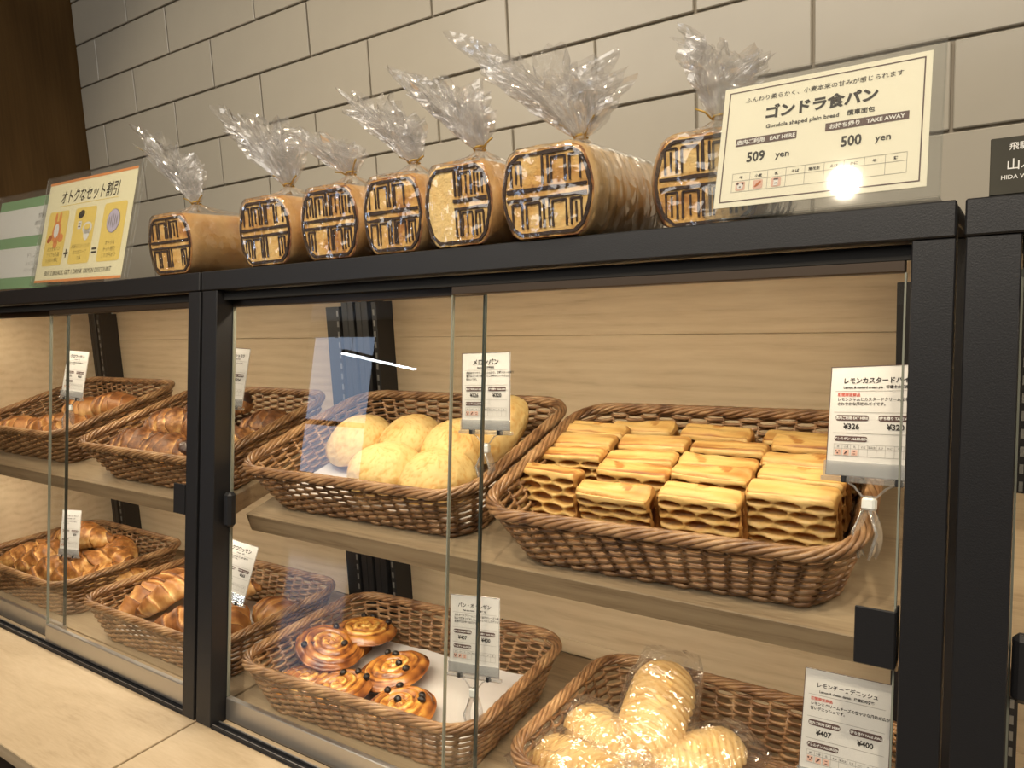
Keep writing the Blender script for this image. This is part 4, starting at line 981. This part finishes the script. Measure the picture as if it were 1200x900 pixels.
# yellow set discount sign
t = sign_frame(-.388, .100, .6330, .295, .186, .27, 0, 'cream sign with three yellow panels and orange edges, reading BUY 2 BREADS', roll=.02)
bbx('sign_card', -.148, .148, 0, .0006, 0, .186, M['creamy'], t, b=.0001)
acrylic(t, -.156, .165, -.006, .196, .27)
P = Print(-.0003)
P.rect(-.148, .148, .1815, .186, 'orange'); P.rect(-.148, .148, 0, .0045, 'orange')
P.text('オトクなセット割引', .0, .1450, .0270, 'ink', bold=.010, sx=.82, shear=.15)
P.rect(-.100, .100, .1385, .1395, 'yellow')
for cx in (-.095, .000, .097): P.round(cx - .036, cx + .036, .030, .130, .006, 'yellow')
P.text('+', -.0475, .040, .030, 'ink', bold=.02); P.text('=', .0485, .040, .030, 'ink', bold=.02)
# rabbit-eared bread roll, cup and coffee, coin
P.ell(-.095, .092, .016, .020, 'orange', 2); P.ell(-.103, .118, .0045, .010, 'orange', 2); P.ell(-.088, .118, .0045, .010, 'orange', 2); P.ell(-.095, .094, .009, .013, 'white', 3); P.ell(-.116, .080, .010, .006, 'redbr', 2, a=.6); P.ell(-.076, .080, .009, .008, 'orange', 2); P.ell(-.093, .070, .008, .008, 'orange', 2)
P.ell(-.013, .118, .011, .007, 'ink', 2, a=.3); P.rect(-.020, -.008, .092, .106, 'white', 2); P.rect(-.018, -.010, .095, .097, 'plum', 3); P.rect(-.018, -.010, .100, .102, 'plum', 3)
P.ell(.014, .092, .016, .011, 'white', 2); P.ell(.014, .084, .010, .014, 'white', 2); P.ell(.014, .094, .010, .005, 'yellow', 3)
P.ell(.097, .098, .0205, .0205, 'grey', 2, n=28); P.ell(.097, .098, .0192, .0192, 'lilac', 3, n=28)
for k in range(-2, 3): P.ell(.097 + k * .006, .098, .0012, .012 - abs(k) * .002, 'grey', 4)
for cx, ls in ((-.095, ('お好きなパン', 'どれでも２品', 'お会計の際に')), (.000, ('お好きなドリンク', 'またはスープ', '１杯')), (.097, ('オトクな', 'セット割引', '１００円オフ'))):
    for k, s_ in enumerate(ls): P.text(s_, cx, .058 - k * .0105, .0085, 'ink', bold=.01, sx=.92)
P.text('BUY 2 BREADS, GET 1 DRINK 100YEN DISCOUNT', 0, .0125, .0118, 'ink', bold=.0, sx=.88, shear=.1)
P.done('lettering', t)
# green sign
t = sign_frame(-.640, .122, .6310, .30, .19, .27, 0.02, 'green sign with white panels behind the yellow sign, cut by the left edge', roll=.02)
bbx('sign_card', -.148, .148, 0, .0006, 0, .182, M['green'], t, b=.0001)
acrylic(t, -.154, .156, -.006, .194, .27)
P = Print(-.0003)
P.rect(-.148, .144, .104, .162, 'white'); P.rect(-.148, .144, .022, .082, 'white')
P.text('対象のパン', .02, .138, .012, 'ink', ax='LEFT', bold=.01); P.text('焼印シールが貼られたもの', .010, .124, .0105, 'ink', ax='LEFT', bold=.01); P.text('ワッフルなど対象商品', .020, .111, .0105, 'ink', ax='LEFT', bold=.01)
P.text('ドリンク・スープ', .0, .060, .012, 'ink', ax='LEFT', bold=.01); P.text('入っているすべての商品', .0, .045, .0095, 'ink', ax='LEFT'); P.text('ドリンク割引クーポンとの併用', -.004, .032, .0095, 'ink', ax='LEFT')
P.ell(.122, .130, .012, .018, 'redbr', 2); P.ell(.118, .150, .004, .009, 'redbr', 2); P.ell(.128, .150, .004, .009, 'redbr', 2); P.ell(.123, .132, .006, .011, 'white', 3); P.ell(.106, .116, .008, .005, 'redbr', 2, a=.5)
P.done('lettering', t)
# chalkboard
t = sign_frame(.980, .100, .6275, .13, .04, .10, 0, 'small black chalkboard sign with white writing at the right edge of the cabinet top')
m = MB(); m.bbox(-.064, .064, 0, .003, 0, .0400, .0005); m.obj('board', M['chalk'], t)
m = MB(); m.bbox(-.064, .064, .001, .030, 0, .0016, .0003, Matrix.Rotation(.10, 4, 'X')); m.obj('foot', M['chalk'], t)
P = Print(-.0003)
P.text('飛騨', -.0530, .0310, .0058, 'white', ax='LEFT', bold=.01); P.text('高山', -.028, .0245, .0058, 'white', ax='LEFT', bold=.01)
P.text('山ぶどう', -.0545, .0175, .0085, 'white', ax='LEFT', bold=.01); P.text('HIDA WILD GRAPE', -.0575, .0105, .0042, 'white', ax='LEFT', bold=.01)
P.done('lettering', t)
